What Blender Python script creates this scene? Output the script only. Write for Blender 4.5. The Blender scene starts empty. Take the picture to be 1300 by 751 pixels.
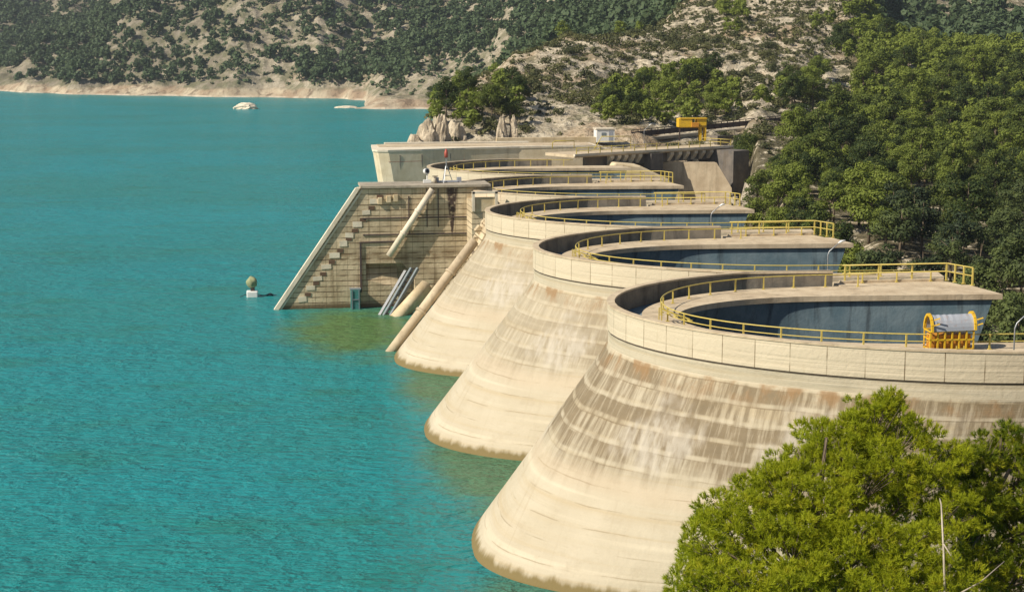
import bpy, bmesh, math, random
import numpy as np
from mathutils import Vector, Matrix

R = math.radians
SC = bpy.context.scene
COL = SC.collection
rng = random.Random(7)
nrng = np.random.default_rng(11)

# ------------------------------------------------------------------ camera, sky, sun, exposure
CAM_Z = 30.1
cam_d = bpy.data.cameras.new("camera")
cam = bpy.data.objects.new("camera", cam_d)
COL.objects.link(cam)
cam.location = (0, 0, CAM_Z)
cam.rotation_euler = (R(90 - 9.104), 0, R(-8.812))
cam_d.sensor_width = 36
cam_d.lens = 36 * 2000 / 1300
cam_d.clip_start = 0.5
cam_d.clip_end = 9000
SC.camera = cam

SUN_EL, SUN_AZ_X, SUN_AZ_Y = R(40), -0.95, -0.31
sdir = Vector((SUN_AZ_X * math.cos(SUN_EL), SUN_AZ_Y * math.cos(SUN_EL), math.sin(SUN_EL))).normalized()
world = bpy.data.worlds.new("World")
SC.world = world
world.use_nodes = True
wn = world.node_tree
wn.nodes.clear()
sky = wn.nodes.new("ShaderNodeTexSky")
sky.sky_type = 'NISHITA'
sky.sun_disc = False
sky.sun_elevation = SUN_EL
sky.sun_rotation = math.atan2(SUN_AZ_X, SUN_AZ_Y)
sky.air_density = 1.0
sky.dust_density = 0.8
bg = wn.nodes.new("ShaderNodeBackground")
bg.inputs[1].default_value = 0.065
wo = wn.nodes.new("ShaderNodeOutputWorld")
wn.links.new(sky.outputs[0], bg.inputs[0])
wn.links.new(bg.outputs[0], wo.inputs[0])

sun_d = bpy.data.lights.new("sun", 'SUN')
sun_d.energy = 4.9
sun_d.angle = R(0.5)
sun_d.color = (1.0, 0.92, 0.78)
sun = bpy.data.objects.new("sun", sun_d)
COL.objects.link(sun)
sun.rotation_euler = sdir.to_track_quat('Z', 'Y').to_euler()

SC.view_settings.view_transform = 'Standard'
SC.view_settings.look = 'None'
SC.view_settings.exposure = 0.32
SC.view_settings.gamma = 1
SC.view_settings.use_curve_mapping = False
SC.render.engine = 'CYCLES'
SC.cycles.max_bounces = 6
SC.cycles.diffuse_bounces = 3
SC.cycles.glossy_bounces = 3
SC.cycles.transmission_bounces = 4

# ------------------------------------------------------------------ projection of the survey (pixels of the 1300 wide photograph to metres)
PIT, YAW, FPX = R(9.104), R(8.812), 2000.0
CP, SP, CY, SY = math.cos(PIT), math.sin(PIT), math.cos(YAW), math.sin(YAW)

def project(X, Y, Z):
    r = X * CY - Y * SY
    f = X * SY + Y * CY
    up = Z - CAM_Z
    z = f * CP - up * SP
    y = -(up * CP + f * SP)
    return 650 + FPX * r / z, 375.5 + FPX * y / z, z

def slope_of(v):                         # tangent of the elevation of the ray through row v
    y = (v - 375.5) / FPX
    return (-SP - y * CP) / (CP - y * SP)

# ------------------------------------------------------------------ helpers
def tag(o, label=None, cat=None, group=None, kind=None):
    if label: o["label"] = label
    if cat: o["category"] = cat
    if group: o["group"] = group
    if kind: o["kind"] = kind
    return o

def empty(name, loc, rz=0.0):
    o = bpy.data.objects.new(name, None)
    COL.objects.link(o)
    o.location = loc
    o.rotation_euler = (0, 0, rz)
    o.empty_display_size = 0.5
    return o

class MB:
    """collects solid shapes that become ONE mesh object"""
    def __init__(self):
        self.v, self.f, self.uv, self.sm = [], [], {}, set()
    def poly(self, pts, faces):
        n = len(self.v)
        self.v += [tuple(p) for p in pts]
        self.f += [tuple(i + n for i in f) for f in faces]
        return n
    def box(self, c, s, rot=None):
        x, y, z = s[0] / 2, s[1] / 2, s[2] / 2
        P = [Vector(p) for p in ((-x,-y,-z),(x,-y,-z),(x,y,-z),(-x,y,-z),(-x,-y,z),(x,-y,z),(x,y,z),(-x,y,z))]
        if rot is not None: P = [rot @ p for p in P]
        c = Vector(c)
        self.poly([p + c for p in P], [(0,3,2,1),(4,5,6,7),(0,1,5,4),(1,2,6,5),(2,3,7,6),(3,0,4,7)])
    def bar(self, a, b, w, h=None):
        a, b = Vector(a), Vector(b)
        d = b - a
        q = d.to_track_quat('X', 'Z').to_matrix()
        self.box((a + b) / 2, (d.length, w, h or w), q)
    def tube(self, pts, r, n=8, cap=True, smooth=True):
        pts = [Vector(p) for p in pts]
        rr = r if isinstance(r, (list, tuple)) else [r] * len(pts)
        rings, base = [], len(self.v)
        for i, p in enumerate(pts):
            t = (pts[min(i + 1, len(pts) - 1)] - pts[max(i - 1, 0)]).normalized()
            q = t.to_track_quat('Z', 'Y').to_matrix()
            rings.append([p + q @ Vector((rr[i] * math.cos(2 * math.pi * k / n), rr[i] * math.sin(2 * math.pi * k / n), 0)) for k in range(n)])
        f = []
        for i in range(len(pts) - 1):
            for k in range(n):
                f.append((i * n + k, i * n + (k + 1) % n, (i + 1) * n + (k + 1) % n, (i + 1) * n + k))
        if cap:
            f.append(tuple(range(n - 1, -1, -1)))
            f.append(tuple((len(pts) - 1) * n + k for k in range(n)))
        f0 = len(self.f)
        self.poly([p for ring in rings for p in ring], f)
        if smooth: self.sm.update(range(f0, f0 + (len(pts) - 1) * n))
    def prism(self, outline, axis, a, b):
        """outline of 2D points extruded along an axis from a to b (axis 'x','y','z')"""
        def P(p, t):
            return {'x': (t, p[0], p[1]), 'y': (p[0], t, p[1]), 'z': (p[0], p[1], t)}[axis]
        n = len(outline)
        self.poly([P(p, a) for p in outline] + [P(p, b) for p in outline],
                  [tuple(range(n))] + [tuple(range(2 * n - 1, n - 1, -1))] + [(i, i + n, (i + 1) % n + n, (i + 1) % n) for i in range(n)])
    def build(self, name, mat, parent=None, bevel=0.0, loc=None, fix=True):
        me = bpy.data.meshes.new(name)
        me.from_pydata(self.v, [], self.f)
        for i in self.sm:
            if i < len(me.polygons): me.polygons[i].use_smooth = True
        if fix:
            bm = bmesh.new(); bm.from_mesh(me)
            bmesh.ops.recalc_face_normals(bm, faces=bm.faces)
            bm.to_mesh(me); bm.free()
        if mat: me.materials.append(mat)
        o = bpy.data.objects.new(name, me)
        COL.objects.link(o)
        if parent: o.parent = parent
        if loc: o.location = loc
        if bevel:
            m = o.modifiers.new("bevel", 'BEVEL'); m.width = bevel; m.segments = 2; m.limit_method = 'ANGLE'
        return o

def fast_mesh(name, V, Fq, mat, smooth=False):
    """numpy arrays of vertices and equal-size faces to a mesh"""
    me = bpy.data.meshes.new(name)
    V = np.asarray(V, dtype=np.float32); Fq = np.asarray(Fq, dtype=np.int32)
    k = Fq.shape[1]
    me.vertices.add(len(V)); me.vertices.foreach_set("co", V.ravel())
    me.loops.add(Fq.size); me.loops.foreach_set("vertex_index", Fq.ravel())
    me.polygons.add(len(Fq)); me.polygons.foreach_set("loop_start", np.arange(0, Fq.size, k, dtype=np.int32))
    if smooth: me.polygons.foreach_set("use_smooth", np.ones(len(Fq), dtype=bool))
    me.update(calc_edges=True)
    if mat: me.materials.append(mat)
    return me

def link(name, me, parent=None, loc=None, rz=0.0, scale=None):
    o = bpy.data.objects.new(name, me)
    COL.objects.link(o)
    if parent: o.parent = parent
    if loc is not None: o.location = loc
    o.rotation_euler = (0, 0, rz)
    if scale is not None: o.scale = scale
    return o

# value noise
def _hash(ix, iy, seed):
    h = (ix.astype(np.int64) * 374761393 + iy.astype(np.int64) * 668265263 + seed * 974711) & 0xffffffff
    h = ((h ^ (h >> 13)) * 1274126177) & 0xffffffff
    return ((h ^ (h >> 16)) & 0xffff) / 65535.0

def vnoise(x, y, seed=0):
    ix, iy = np.floor(x), np.floor(y)
    fx, fy = x - ix, y - iy
    fx, fy = fx * fx * (3 - 2 * fx), fy * fy * (3 - 2 * fy)
    a, b = _hash(ix, iy, seed), _hash(ix + 1, iy, seed)
    c, d = _hash(ix, iy + 1, seed), _hash(ix + 1, iy + 1, seed)
    return (a * (1 - fx) + b * fx) * (1 - fy) + (c * (1 - fx) + d * fx) * fy - 0.5

def fbm(x, y, octv=4, seed=0, ridged=False):
    s, a, t = 0, 1.0, 0
    for o in range(octv):
        n = vnoise(x * 2 ** o + 13.7 * o, y * 2 ** o - 7.1 * o, seed + o)
        if ridged: n = 0.5 - 2 * np.abs(n)
        s = s + a * n; t += a; a *= 0.5
    return s / t

# ------------------------------------------------------------------ materials
class NT:
    def __init__(self, name):
        self.m = bpy.data.materials.new(name); self.m.use_nodes = True
        self.t = self.m.node_tree; self.t.nodes.clear()
        self.out = self.n("ShaderNodeOutputMaterial")
    def n(self, typ, **kw):
        x = self.t.nodes.new(typ)
        for k, v in kw.items(): setattr(x, k, v)
        return x
    def l(self, a, b): self.t.links.new(a, b)
    def val(self, s, v):
        if isinstance(v, bpy.types.NodeSocket): self.l(v, s)
        else: s.default_value = v
    def math(self, op, a, b=0.0, c=None, clamp=False):
        x = self.n("ShaderNodeMath", operation=op, use_clamp=clamp)
        self.val(x.inputs[0], a); self.val(x.inputs[1], b)
        if c is not None: self.val(x.inputs[2], c)
        return x.outputs[0]
    def mix(self, f, a, b, blend='MIX'):
        x = self.n("ShaderNodeMix", data_type='RGBA', blend_type=blend, clamp_factor=True)
        self.val(x.inputs[0], f)
        for s, v in ((x.inputs[6], a), (x.inputs[7], b)):
            self.val(s, v if isinstance(v, bpy.types.NodeSocket) else (*v, 1.0))
        return x.outputs[2]
    def ramp(self, f, lo, hi):                    # smooth 0..1 between lo and hi
        x = self.n("ShaderNodeMapRange", interpolation_type='SMOOTHSTEP')
        self.val(x.inputs[0], f); x.inputs[1].default_value = lo; x.inputs[2].default_value = hi
        return x.outputs[0]
    def coord(self, kind='Object'): return self.n("ShaderNodeTexCoord").outputs[kind]
    def pos(self): return self.n("ShaderNodeNewGeometry").outputs['Position']
    def sep(self, v):
        x = self.n("ShaderNodeSeparateXYZ"); self.l(v, x.inputs[0]); return x.outputs
    def vec(self, x, y, z):
        c = self.n("ShaderNodeCombineXYZ")
        for i, v in enumerate((x, y, z)): self.val(c.inputs[i], v)
        return c.outputs[0]
    def scale(self, v, s):
        x = self.n("ShaderNodeVectorMath", operation='MULTIPLY'); self.l(v, x.inputs[0]); x.inputs[1].default_value = s
        return x.outputs[0]
    def noise(self, v, scale=1.0, detail=4, rough=0.55, out='Fac'):
        x = self.n("ShaderNodeTexNoise"); self.l(v, x.inputs['Vector'])
        x.inputs['Scale'].default_value = scale; x.inputs['Detail'].default_value = detail; x.inputs['Roughness'].default_value = rough
        return x.outputs[out]
    def bump(self, h, dist=0.1, strength=1.0):
        x = self.n("ShaderNodeBump"); self.l(h, x.inputs['Height'])
        x.inputs['Distance'].default_value = dist; x.inputs['Strength'].default_value = strength
        return x.outputs[0]
    def principled(self, col, rough=0.8, spec=0.3, normal=None, metal=0.0):
        b = self.n("ShaderNodeBsdfPrincipled")
        self.val(b.inputs['Base Color'], col if isinstance(col, bpy.types.NodeSocket) else (*col, 1))
        self.val(b.inputs['Roughness'], rough); b.inputs['Specular IOR Level'].default_value = spec
        b.inputs['Metallic'].default_value = metal
        if normal is not None: self.l(normal, b.inputs['Normal'])
        self.l(b.outputs[0], self.out.inputs[0])
        return b

def mat_arch(joints=False):
    k = NT("weathered_cream_concrete" + ("_panels" if joints else ""))
    uv = k.sep(k.coord('UV')); u = uv[0]
    p = k.pos(); ps = k.sep(p); z = ps[2]
    big = k.noise(p, 0.12, 3)
    base = k.mix(k.noise(p, 0.35, 5), (0.41, 0.35, 0.245), (0.53, 0.465, 0.35))
    # horizontal lift lines of the pours
    lift = k.noise(k.vec(k.math('MULTIPLY', u, 0.03), k.math('MULTIPLY', z, 1.5), 0.0), 1.0, 3)
    base = k.mix(k.math('MULTIPLY', k.ramp(lift, 0.50, 0.68), 0.55), base, (0.42, 0.33, 0.20))
    base = k.mix(k.math('MULTIPLY', k.ramp(lift, 0.46, 0.30), 0.5), base, (0.62, 0.54, 0.40))
    if joints:
        base = k.mix(0.6, base, (0.66, 0.555, 0.40))
        j = k.math('FRACT', k.math('MULTIPLY', u, 1 / 2.15))
        jm = k.math('LESS_THAN', j, 0.03)
        base = k.mix(k.math('MULTIPLY', jm, k.ramp(k.noise(k.vec(u, z, 3.0), 0.6, 2), 0.3, 0.6)), base, (0.20, 0.15, 0.09))
        cell = k.noise(k.vec(k.math('FLOOR', k.math('MULTIPLY', u, 1 / 2.15)), 0.0, 0.0), 7.3, 0)
        base = k.mix(k.math('MULTIPLY', k.ramp(cell, 0.35, 0.7), 0.25), base, (0.44, 0.36, 0.25))
        st = k.noise(k.vec(k.math('MULTIPLY', u, 1.4), k.math('MULTIPLY', z, 0.15), 1.0), 1.0, 4)
        base = k.mix(k.math('MULTIPLY', k.ramp(st, 0.58, 0.8), 0.45), base, (0.36, 0.27, 0.15))
    else:
        zj = k.math('ADD', z, k.math('MULTIPLY', k.math('SUBTRACT', k.noise(k.vec(k.math('MULTIPLY', u, 0.2), 0.0, 3.0), 1.0, 2), 0.5), 0.25))
        jl = k.math('LESS_THAN', k.math('FRACT', k.math('MULTIPLY', zj, 1 / 0.95)), 0.055)
        jl = k.math('MULTIPLY', jl, k.ramp(k.noise(k.vec(k.math('MULTIPLY', u, 0.35), k.math('MULTIPLY', z, 0.8), 8.0), 1.0, 4), 0.42, 0.6))
        base = k.mix(k.math('MULTIPLY', jl, 0.5), base, (0.24, 0.18, 0.11))
        vs = k.noise(k.vec(k.math('MULTIPLY', u, 1.6), k.math('MULTIPLY', z, 0.10), 6.0), 1.0, 5, 0.65)
        base = k.mix(k.math('MULTIPLY', k.ramp(vs, 0.54, 0.74), 0.35), base, (0.33, 0.26, 0.17))
        blot = k.noise(k.vec(k.math('MULTIPLY', u, 0.5), k.math('MULTIPLY', z, 1.1), 12.0), 1.0, 6, 0.7)
        base = k.mix(k.math('MULTIPLY', k.ramp(blot, 0.52, 0.72), 0.4), base, (0.36, 0.295, 0.20))
        # weathered brown belt under the crest with streaks running down
        edge = k.math('ADD', z, k.math('MULTIPLY', k.math('SUBTRACT', k.noise(k.vec(k.math('MULTIPLY', u, 0.5), k.math('MULTIPLY', z, 0.1), 0.0), 1.0, 5), 0.5), 4.5))
        belt = k.math('MULTIPLY', k.ramp(edge, 4.4, 6.9), k.ramp(z, 10.72, 10.4))
        zz = k.math('ADD', z, k.math('MULTIPLY', k.math('SUBTRACT', k.noise(k.vec(k.math('MULTIPLY', u, 0.15), 0.0, 0.0), 1.0, 3), 0.5), 0.5))
        row = k.math('MULTIPLY', zz, 1 / 0.95)
        fr = k.math('FRACT', row); rid = k.math('FLOOR', row)
        st = k.noise(k.vec(k.math('ADD', k.math('MULTIPLY', u, 2.6), k.math('MULTIPLY', z, 0.35)), k.math('MULTIPLY', z, 0.30), 2.0), 1.0, 6, 0.68)
        st2 = k.noise(k.vec(k.math('MULTIPLY', u, 0.16), k.math('MULTIPLY', rid, 3.7), 5.0), 1.0, 4)
        line = k.math('MULTIPLY', k.math('MULTIPLY', k.ramp(fr, 0.0, 0.10), k.ramp(fr, 0.34, 0.20)), k.ramp(k.noise(k.vec(k.math('MULTIPLY', u, 0.8), rid, 1.0), 1.0, 4), 0.35, 0.6))
        bm = k.math('MULTIPLY', belt, k.math('ADD', k.math('MULTIPLY', k.ramp(st, 0.36, 0.62), 0.75), k.math('MULTIPLY', k.ramp(st2, 0.30, 0.60), 0.65)), clamp=True)
        bm = k.math('MULTIPLY', bm, k.math('SUBTRACT', 1.0, k.math('MULTIPLY', line, 0.75)))
        bm = k.math('MULTIPLY', bm, k.math('ADD', 0.42, k.math('MULTIPLY', k.ramp(ps[1], 128, 100), 0.58)))
        bm2 = k.math('MULTIPLY', bm, 0.93)
        dark = k.mix(k.noise(p, 0.8, 4), (0.12, 0.09, 0.052), (0.25, 0.19, 0.115))
        base = k.mix(bm2, base, dark)
        # rusty brown under the ledge
        rust = k.math('MULTIPLY', k.ramp(z, 9.3, 10.4), k.ramp(k.noise(k.vec(k.math('MULTIPLY', u, 0.6), k.math('MULTIPLY', z, 0.5), 7.0), 1.0, 5), 0.45, 0.6))
        base = k.mix(k.math('MULTIPLY', rust, k.math('MULTIPLY', k.ramp(z, 10.74, 10.6), 0.8)), base, (0.25, 0.15, 0.07))
        # lime bloom
        w = k.math('MULTIPLY', k.ramp(k.noise(k.vec(k.math('MULTIPLY', u, 0.22), k.math('MULTIPLY', z, 0.22), 9.0), 1.0, 4), 0.53, 0.66), k.math('MULTIPLY', k.ramp(z, 4.5, 6.5), k.ramp(z, 10.2, 9.0)))
        w = k.math('MULTIPLY', w, k.ramp(k.noise(k.vec(k.math('MULTIPLY', u, 1.6), k.math('MULTIPLY', z, 0.9), 4.0), 1.0, 5), 0.3, 0.6))
        base = k.mix(k.math('MULTIPLY', w, 0.5), base, (0.55, 0.50, 0.42))
        # pinkish stain line and wet edge at the water
        pk = k.ramp(k.math('ABSOLUTE', k.math('SUBTRACT', z, k.math('ADD', 4.3, k.math('MULTIPLY', big, 1.2)))), 0.8, 0.1)
        base = k.mix(k.math('MULTIPLY', pk, 0.22), base, (0.46, 0.33, 0.21))
        wet = k.ramp(k.math('ADD', z, k.math('MULTIPLY', k.math('SUBTRACT', k.noise(k.vec(u, k.math('MULTIPLY', z, 0.4), 0.0), 1.6, 6, 0.6), 0.5), 0.75)), 0.62, 0.24)
        base = k.mix(k.math('MULTIPLY', wet, 0.9), base, (0.16, 0.115, 0.035))
    h = k.math('ADD', k.noise(p, 3.0, 6, 0.6), k.math('MULTIPLY', k.ramp(lift, 0.45, 0.6), -0.4))
    k.principled(base, 0.9, 0.2, k.bump(h, 0.06, 0.7))
    return k.m

def mat_conc(name, c1, c2, dirt=(0.12, 0.09, 0.06), dirt_amt=0.5, rough=0.9, bump=0.04, scale=0.6):
    k = NT(name)
    p = k.pos(); s = k.sep(p)
    base = k.mix(k.ramp(k.noise(p, scale, 5, 0.6), 0.3, 0.7), c1, c2)
    hz = k.math('ADD', s[0], s[1])
    st = k.noise(k.vec(k.math('MULTIPLY', s[0], 1.3), k.math('MULTIPLY', s[1], 1.3), k.math('MULTIPLY', s[2], 0.15)), 1.0, 5, 0.6)
    base = k.mix(k.math('MULTIPLY', k.ramp(st, 0.5, 0.72), dirt_amt), base, dirt)
    k.principled(base, rough, 0.2, k.bump(k.noise(p, 4.0, 5), bump, 0.6))
    return k.m

def mat_board():
    """board-marked brown concrete of the intake block"""
    k = NT("board_marked_concrete")
    p = k.pos(); s = k.sep(p); x, z = s[0], s[2]
    base = k.mix(k.ramp(k.noise(p, 0.35, 5, 0.6), 0.3, 0.7), (0.45, 0.355, 0.225), (0.70, 0.57, 0.385))
    rows = k.math('FRACT', k.math('MULTIPLY', z, 1 / 0.62))
    wob = k.noise(k.vec(k.math('MULTIPLY', x, 0.7), k.math('MULTIPLY', z, 3.0), 0.0), 1.0, 4)
    base = k.mix(k.math('MULTIPLY', k.math('LESS_THAN', rows, 0.16), k.ramp(wob, 0.3, 0.6)), base, (0.13, 0.09, 0.05))
    rr = k.noise(k.vec(k.math('MULTIPLY', x, 0.1), k.math('FLOOR', k.math('MULTIPLY', z, 1 / 0.62)), 0.0), 1.7, 2)
    base = k.mix(k.math('MULTIPLY', k.ramp(rr, 0.4, 0.7), 0.35), base, (0.22, 0.155, 0.085))
    colm = k.math('LESS_THAN', k.math('FRACT', k.math('MULTIPLY', x, 1 / 1.25)), 0.07)
    base = k.mix(k.math('MULTIPLY', colm, 0.4), base, (0.15, 0.105, 0.06))
    st = k.noise(k.vec(k.math('MULTIPLY', x, 1.2), 0.0, k.math('MULTIPLY', z, 0.12)), 1.0, 5)
    base = k.mix(k.math('MULTIPLY', k.ramp(st, 0.5, 0.75), 0.6), base, (0.16, 0.105, 0.05))
    # rust run under the signal mast
    dx = k.math('ABSOLUTE', k.math('SUBTRACT', x, 20.9))
    wd = k.math('MULTIPLY', k.math('SUBTRACT', z, 7.6), 0.13)
    run = k.math('MULTIPLY', k.ramp(k.math('DIVIDE', dx, k.math('MAXIMUM', wd, 0.02)), 1.15, 0.55), k.ramp(z, 7.4, 9.0))
    base = k.mix(k.math('MULTIPLY', run, k.ramp(k.noise(p, 2.0, 4), 0.25, 0.5)), base, (0.075, 0.05, 0.04))
    band = k.math('MULTIPLY', k.ramp(k.math('ABSOLUTE', k.math('SUBTRACT', z, 5.9)), 0.9, 0.3), k.ramp(wob, 0.3, 0.6))
    base = k.mix(k.math('MULTIPLY', band, 0.6), base, (0.17, 0.105, 0.05))
    base = k.mix(k.math('MULTIPLY', k.ramp(z, 0.75, 0.3), 0.85), base, (0.10, 0.065, 0.03))
    h = k.math('SUBTRACT', k.noise(p, 3.0, 5), k.math('MULTIPLY', k.math('LESS_THAN', rows, 0.16), 0.8))
    k.principled(base, 0.92, 0.15, k.bump(h, 0.07, 0.8))
    return k.m

def mat_paint(name, col, worn=(0.25, 0.14, 0.06), amt=0.3, rough=0.5, metal=0.0):
    k = NT(name)
    p = k.pos()
    c = k.mix(k.math('MULTIPLY', k.ramp(k.noise(p, 3.5, 5, 0.65), 0.52, 0.68), amt), col, worn)
    c = k.mix(k.math('MULTIPLY', k.noise(p, 1.1, 2), 0.25), c, tuple(x * 0.6 for x in col))
    k.principled(c, rough, 0.4, None, metal)
    return k.m

def mat_leaf(name, dark, light, yellow, trans=0.22, nscale=0.25):
    k = NT(name)
    p = k.pos()
    rnd = k.n("ShaderNodeObjectInfo").outputs['Random']
    f = k.math('ADD', k.math('MULTIPLY', k.noise(p, nscale, 3), 0.9), k.math('MULTIPLY', k.math('SUBTRACT', rnd, 0.5), 0.55))
    c = k.mix(k.ramp(f, 0.25, 0.72), dark, light)
    fine = k.noise(p, 2.2, 2)
    c = k.mix(k.math('MULTIPLY', k.ramp(fine, 0.52, 0.72), 0.55), c, yellow)
    d = k.n("ShaderNodeBsdfPrincipled"); k.l(c, d.inputs['Base Color']); d.inputs['Roughness'].default_value = 0.65
    d.inputs['Specular IOR Level'].default_value = 0.25
    t = k.n("ShaderNodeBsdfTranslucent"); k.l(c, t.inputs['Color'])
    mx = k.n("ShaderNodeMixShader"); mx.inputs[0].default_value = trans
    k.l(d.outputs[0], mx.inputs[1]); k.l(t.outputs[0], mx.inputs[2]); k.l(mx.outputs[0], k.out.inputs[0])
    return k.m

def mat_ground():
    k = NT("limestone_hillside")
    p = k.pos(); s = k.sep(p)
    n1 = k.noise(p, 0.05, 4); n2 = k.noise(p, 0.45, 6, 0.65); n3 = k.noise(p, 1.6, 4, 0.6)
    rock = k.mix(k.ramp(n2, 0.35, 0.65), (0.33, 0.275, 0.195), (0.60, 0.52, 0.39))
    rock = k.mix(k.math('MULTIPLY', k.ramp(n3, 0.52, 0.64), 0.75), rock, (0.12, 0.105, 0.06))
    soil = k.mix(k.ramp(n2, 0.3, 0.7), (0.34, 0.225, 0.135), (0.47, 0.35, 0.225))
    c = k.mix(k.math('MULTIPLY', k.ramp(n1, 0.52, 0.68), 0.7), rock, soil)
    # low herbs and dry grass, thicker on the far western hill (grey green)
    herb = k.mix(k.noise(p, 0.9, 3), (0.045, 0.05, 0.022), (0.12, 0.115, 0.05))
    nh = k.noise(p, 0.16, 5, 0.7)
    c = k.mix(k.math('MULTIPLY', k.ramp(nh, 0.53, 0.62), 0.65), c, herb)
    west = k.math('MULTIPLY', k.ramp(s[0], 40, -60), k.ramp(s[1], 700, 820))
    c = k.mix(k.math('MULTIPLY', west, k.ramp(k.noise(p, 0.03, 5, 0.6), 0.36, 0.52)), c, k.mix(n2, (0.07, 0.07, 0.045), (0.24, 0.20, 0.145)))
    thr = k.math('ADD', 0.285, k.math('MULTIPLY', k.ramp(s[1], 250, 330), 0.102))
    wm = k.ramp(k.math('SUBTRACT', s[0], k.math('MULTIPLY', s[1], thr)), -5, 5)
    wm = k.math('MULTIPLY', wm, k.ramp(n2, 0.62, 0.50))
    c = k.mix(k.math('MULTIPLY', wm, 0.85), c, k.mix(n3, (0.05, 0.045, 0.022), (0.12, 0.10, 0.055)))
    far = k.ramp(s[1], 560, 760)
    c = k.mix(k.math('MULTIPLY', far, 0.5), c, k.mix(k.ramp(k.noise(p, 0.07, 6, 0.7), 0.35, 0.65), (0.17, 0.145, 0.11), (0.40, 0.345, 0.265)))
    c = k.mix(k.math('MULTIPLY', far, k.math('MULTIPLY', k.ramp(k.noise(p, 0.11, 6, 0.75), 0.44, 0.58), 0.65)), c, k.mix(n2, (0.075, 0.085, 0.04), (0.16, 0.155, 0.075)))
    # bare bleached belt along the far shore
    dist = k.ramp(s[1], 520, 640)
    hz = k.math('ADD', s[2], k.math('MULTIPLY', k.math('SUBTRACT', k.noise(p, 0.04, 4), 0.5), 9.0))
    shore = k.math('MULTIPLY', dist, k.ramp(hz, 5.5, 3.5))
    sc_ = k.mix(k.ramp(k.noise(p, 0.05, 5, 0.6), 0.40, 0.62), (0.50, 0.42, 0.30), (0.33, 0.24, 0.16))
    sc_ = k.mix(k.math('MULTIPLY', k.ramp(n2, 0.5, 0.7), 0.5), sc_, (0.25, 0.18, 0.13))
    crack = k.noise(k.vec(k.math('MULTIPLY', s[0], 0.16), k.math('MULTIPLY', s[1], 0.16), k.math('MULTIPLY', s[2], 0.06)), 1.0, 5, 0.7)
    sc_ = k.mix(k.math('MULTIPLY', k.ramp(crack, 0.50, 0.62), 0.75), sc_, (0.15, 0.11, 0.075))
    c = k.mix(shore, c, sc_)
    c = k.mix(k.math('MULTIPLY', k.math('MULTIPLY', dist, k.ramp(s[2], 1.0, 0.6)), k.math('MULTIPLY', k.ramp(k.noise(p, 0.09, 4), 0.4, 0.6), 0.6)), c, (0.66, 0.58, 0.46))
    b = k.bump(k.math('ADD', n2, k.math('MULTIPLY', n3, 0.5)), 0.9, 1.0)
    k.principled(c, 0.95, 0.1, b)
    return k.m

def mat_water():
    k = NT("turquoise_reservoir_water")
    p = k.pos(); s = k.sep(p)
    big = k.noise(k.scale(p, (0.012, 0.02, 1)), 1.0, 4)
    mid = k.noise(k.scale(p, (0.09, 0.16, 1)), 1.0, 4)
    c = k.mix(k.ramp(big, 0.3, 0.7), (0.014, 0.240, 0.262), (0.020, 0.215, 0.208))
    c = k.mix(k.math('MULTIPLY', k.ramp(mid, 0.52, 0.72), 0.35), c, (0.02, 0.15, 0.09))
    # silt stirred up in the bay before the intake, and shallows along the arches
    def blob(cx, cy, rx, ry):
        dx = k.math('DIVIDE', k.math('SUBTRACT', s[0], cx), rx); dy = k.math('DIVIDE', k.math('SUBTRACT', s[1], cy), ry)
        return k.math('SQRT', k.math('ADD', k.math('MULTIPLY', dx, dx), k.math('MULTIPLY', dy, dy)))
    wobble = k.math('MULTIPLY', k.math('SUBTRACT', k.noise(p, 0.22, 4), 0.5), 0.9)
    b1 = k.ramp(k.math('ADD', blob(9.0, 166, 10.5, 21), wobble), 1.05, 0.30)
    c = k.mix(k.math('MULTIPLY', b1, 0.95), c, (0.095, 0.175, 0.05))
    for cx, cy, rx, ry, a in ((16.5, 137, 6.5, 15, 0.75), (16.0, 109, 6.0, 14, 0.75), (14.0, 78, 6, 9, 0.6)):
        b2 = k.ramp(k.math('ADD', blob(cx, cy, rx, ry), wobble), 1.1, 0.5)
        c = k.mix(k.math('MULTIPLY', b2, a), c, (0.10, 0.165, 0.05))
    # wind ripples
    q = k.scale(p, (0.75, 1.75, 1.0))
    warp = k.n("ShaderNodeVectorMath", operation='ADD'); k.l(q, warp.inputs[0])
    wv = k.scale(k.noise(p, 0.25, 2, 0.5, 'Color'), (1.2, 1.2, 0)); k.l(wv, warp.inputs[1])
    w1 = k.noise(warp.outputs[0], 1.0, 3, 0.55)
    w2 = k.noise(k.scale(p, (0.16, 0.34, 1)), 1.0, 2)
    w3 = k.noise(warp.outputs[0], 3.4, 2)
    h = k.math('ADD', k.math('ADD', w1, k.math('MULTIPLY', w2, 1.3)), k.math('MULTIPLY', w3, 0.25))
    gust = k.math('ADD', 0.55, k.math('MULTIPLY', k.noise(k.scale(p, (0.02, 0.03, 1)), 1.0, 3), 0.9))
    nb = k.n("ShaderNodeBump"); k.l(h, nb.inputs['Height']); nb.inputs['Distance'].default_value = 0.62; k.l(gust, nb.inputs['Strength'])
    b = k.principled(c, 0.25, 0.2, nb.outputs[0])
    b.inputs['IOR'].default_value = 1.33
    return k.m

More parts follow.
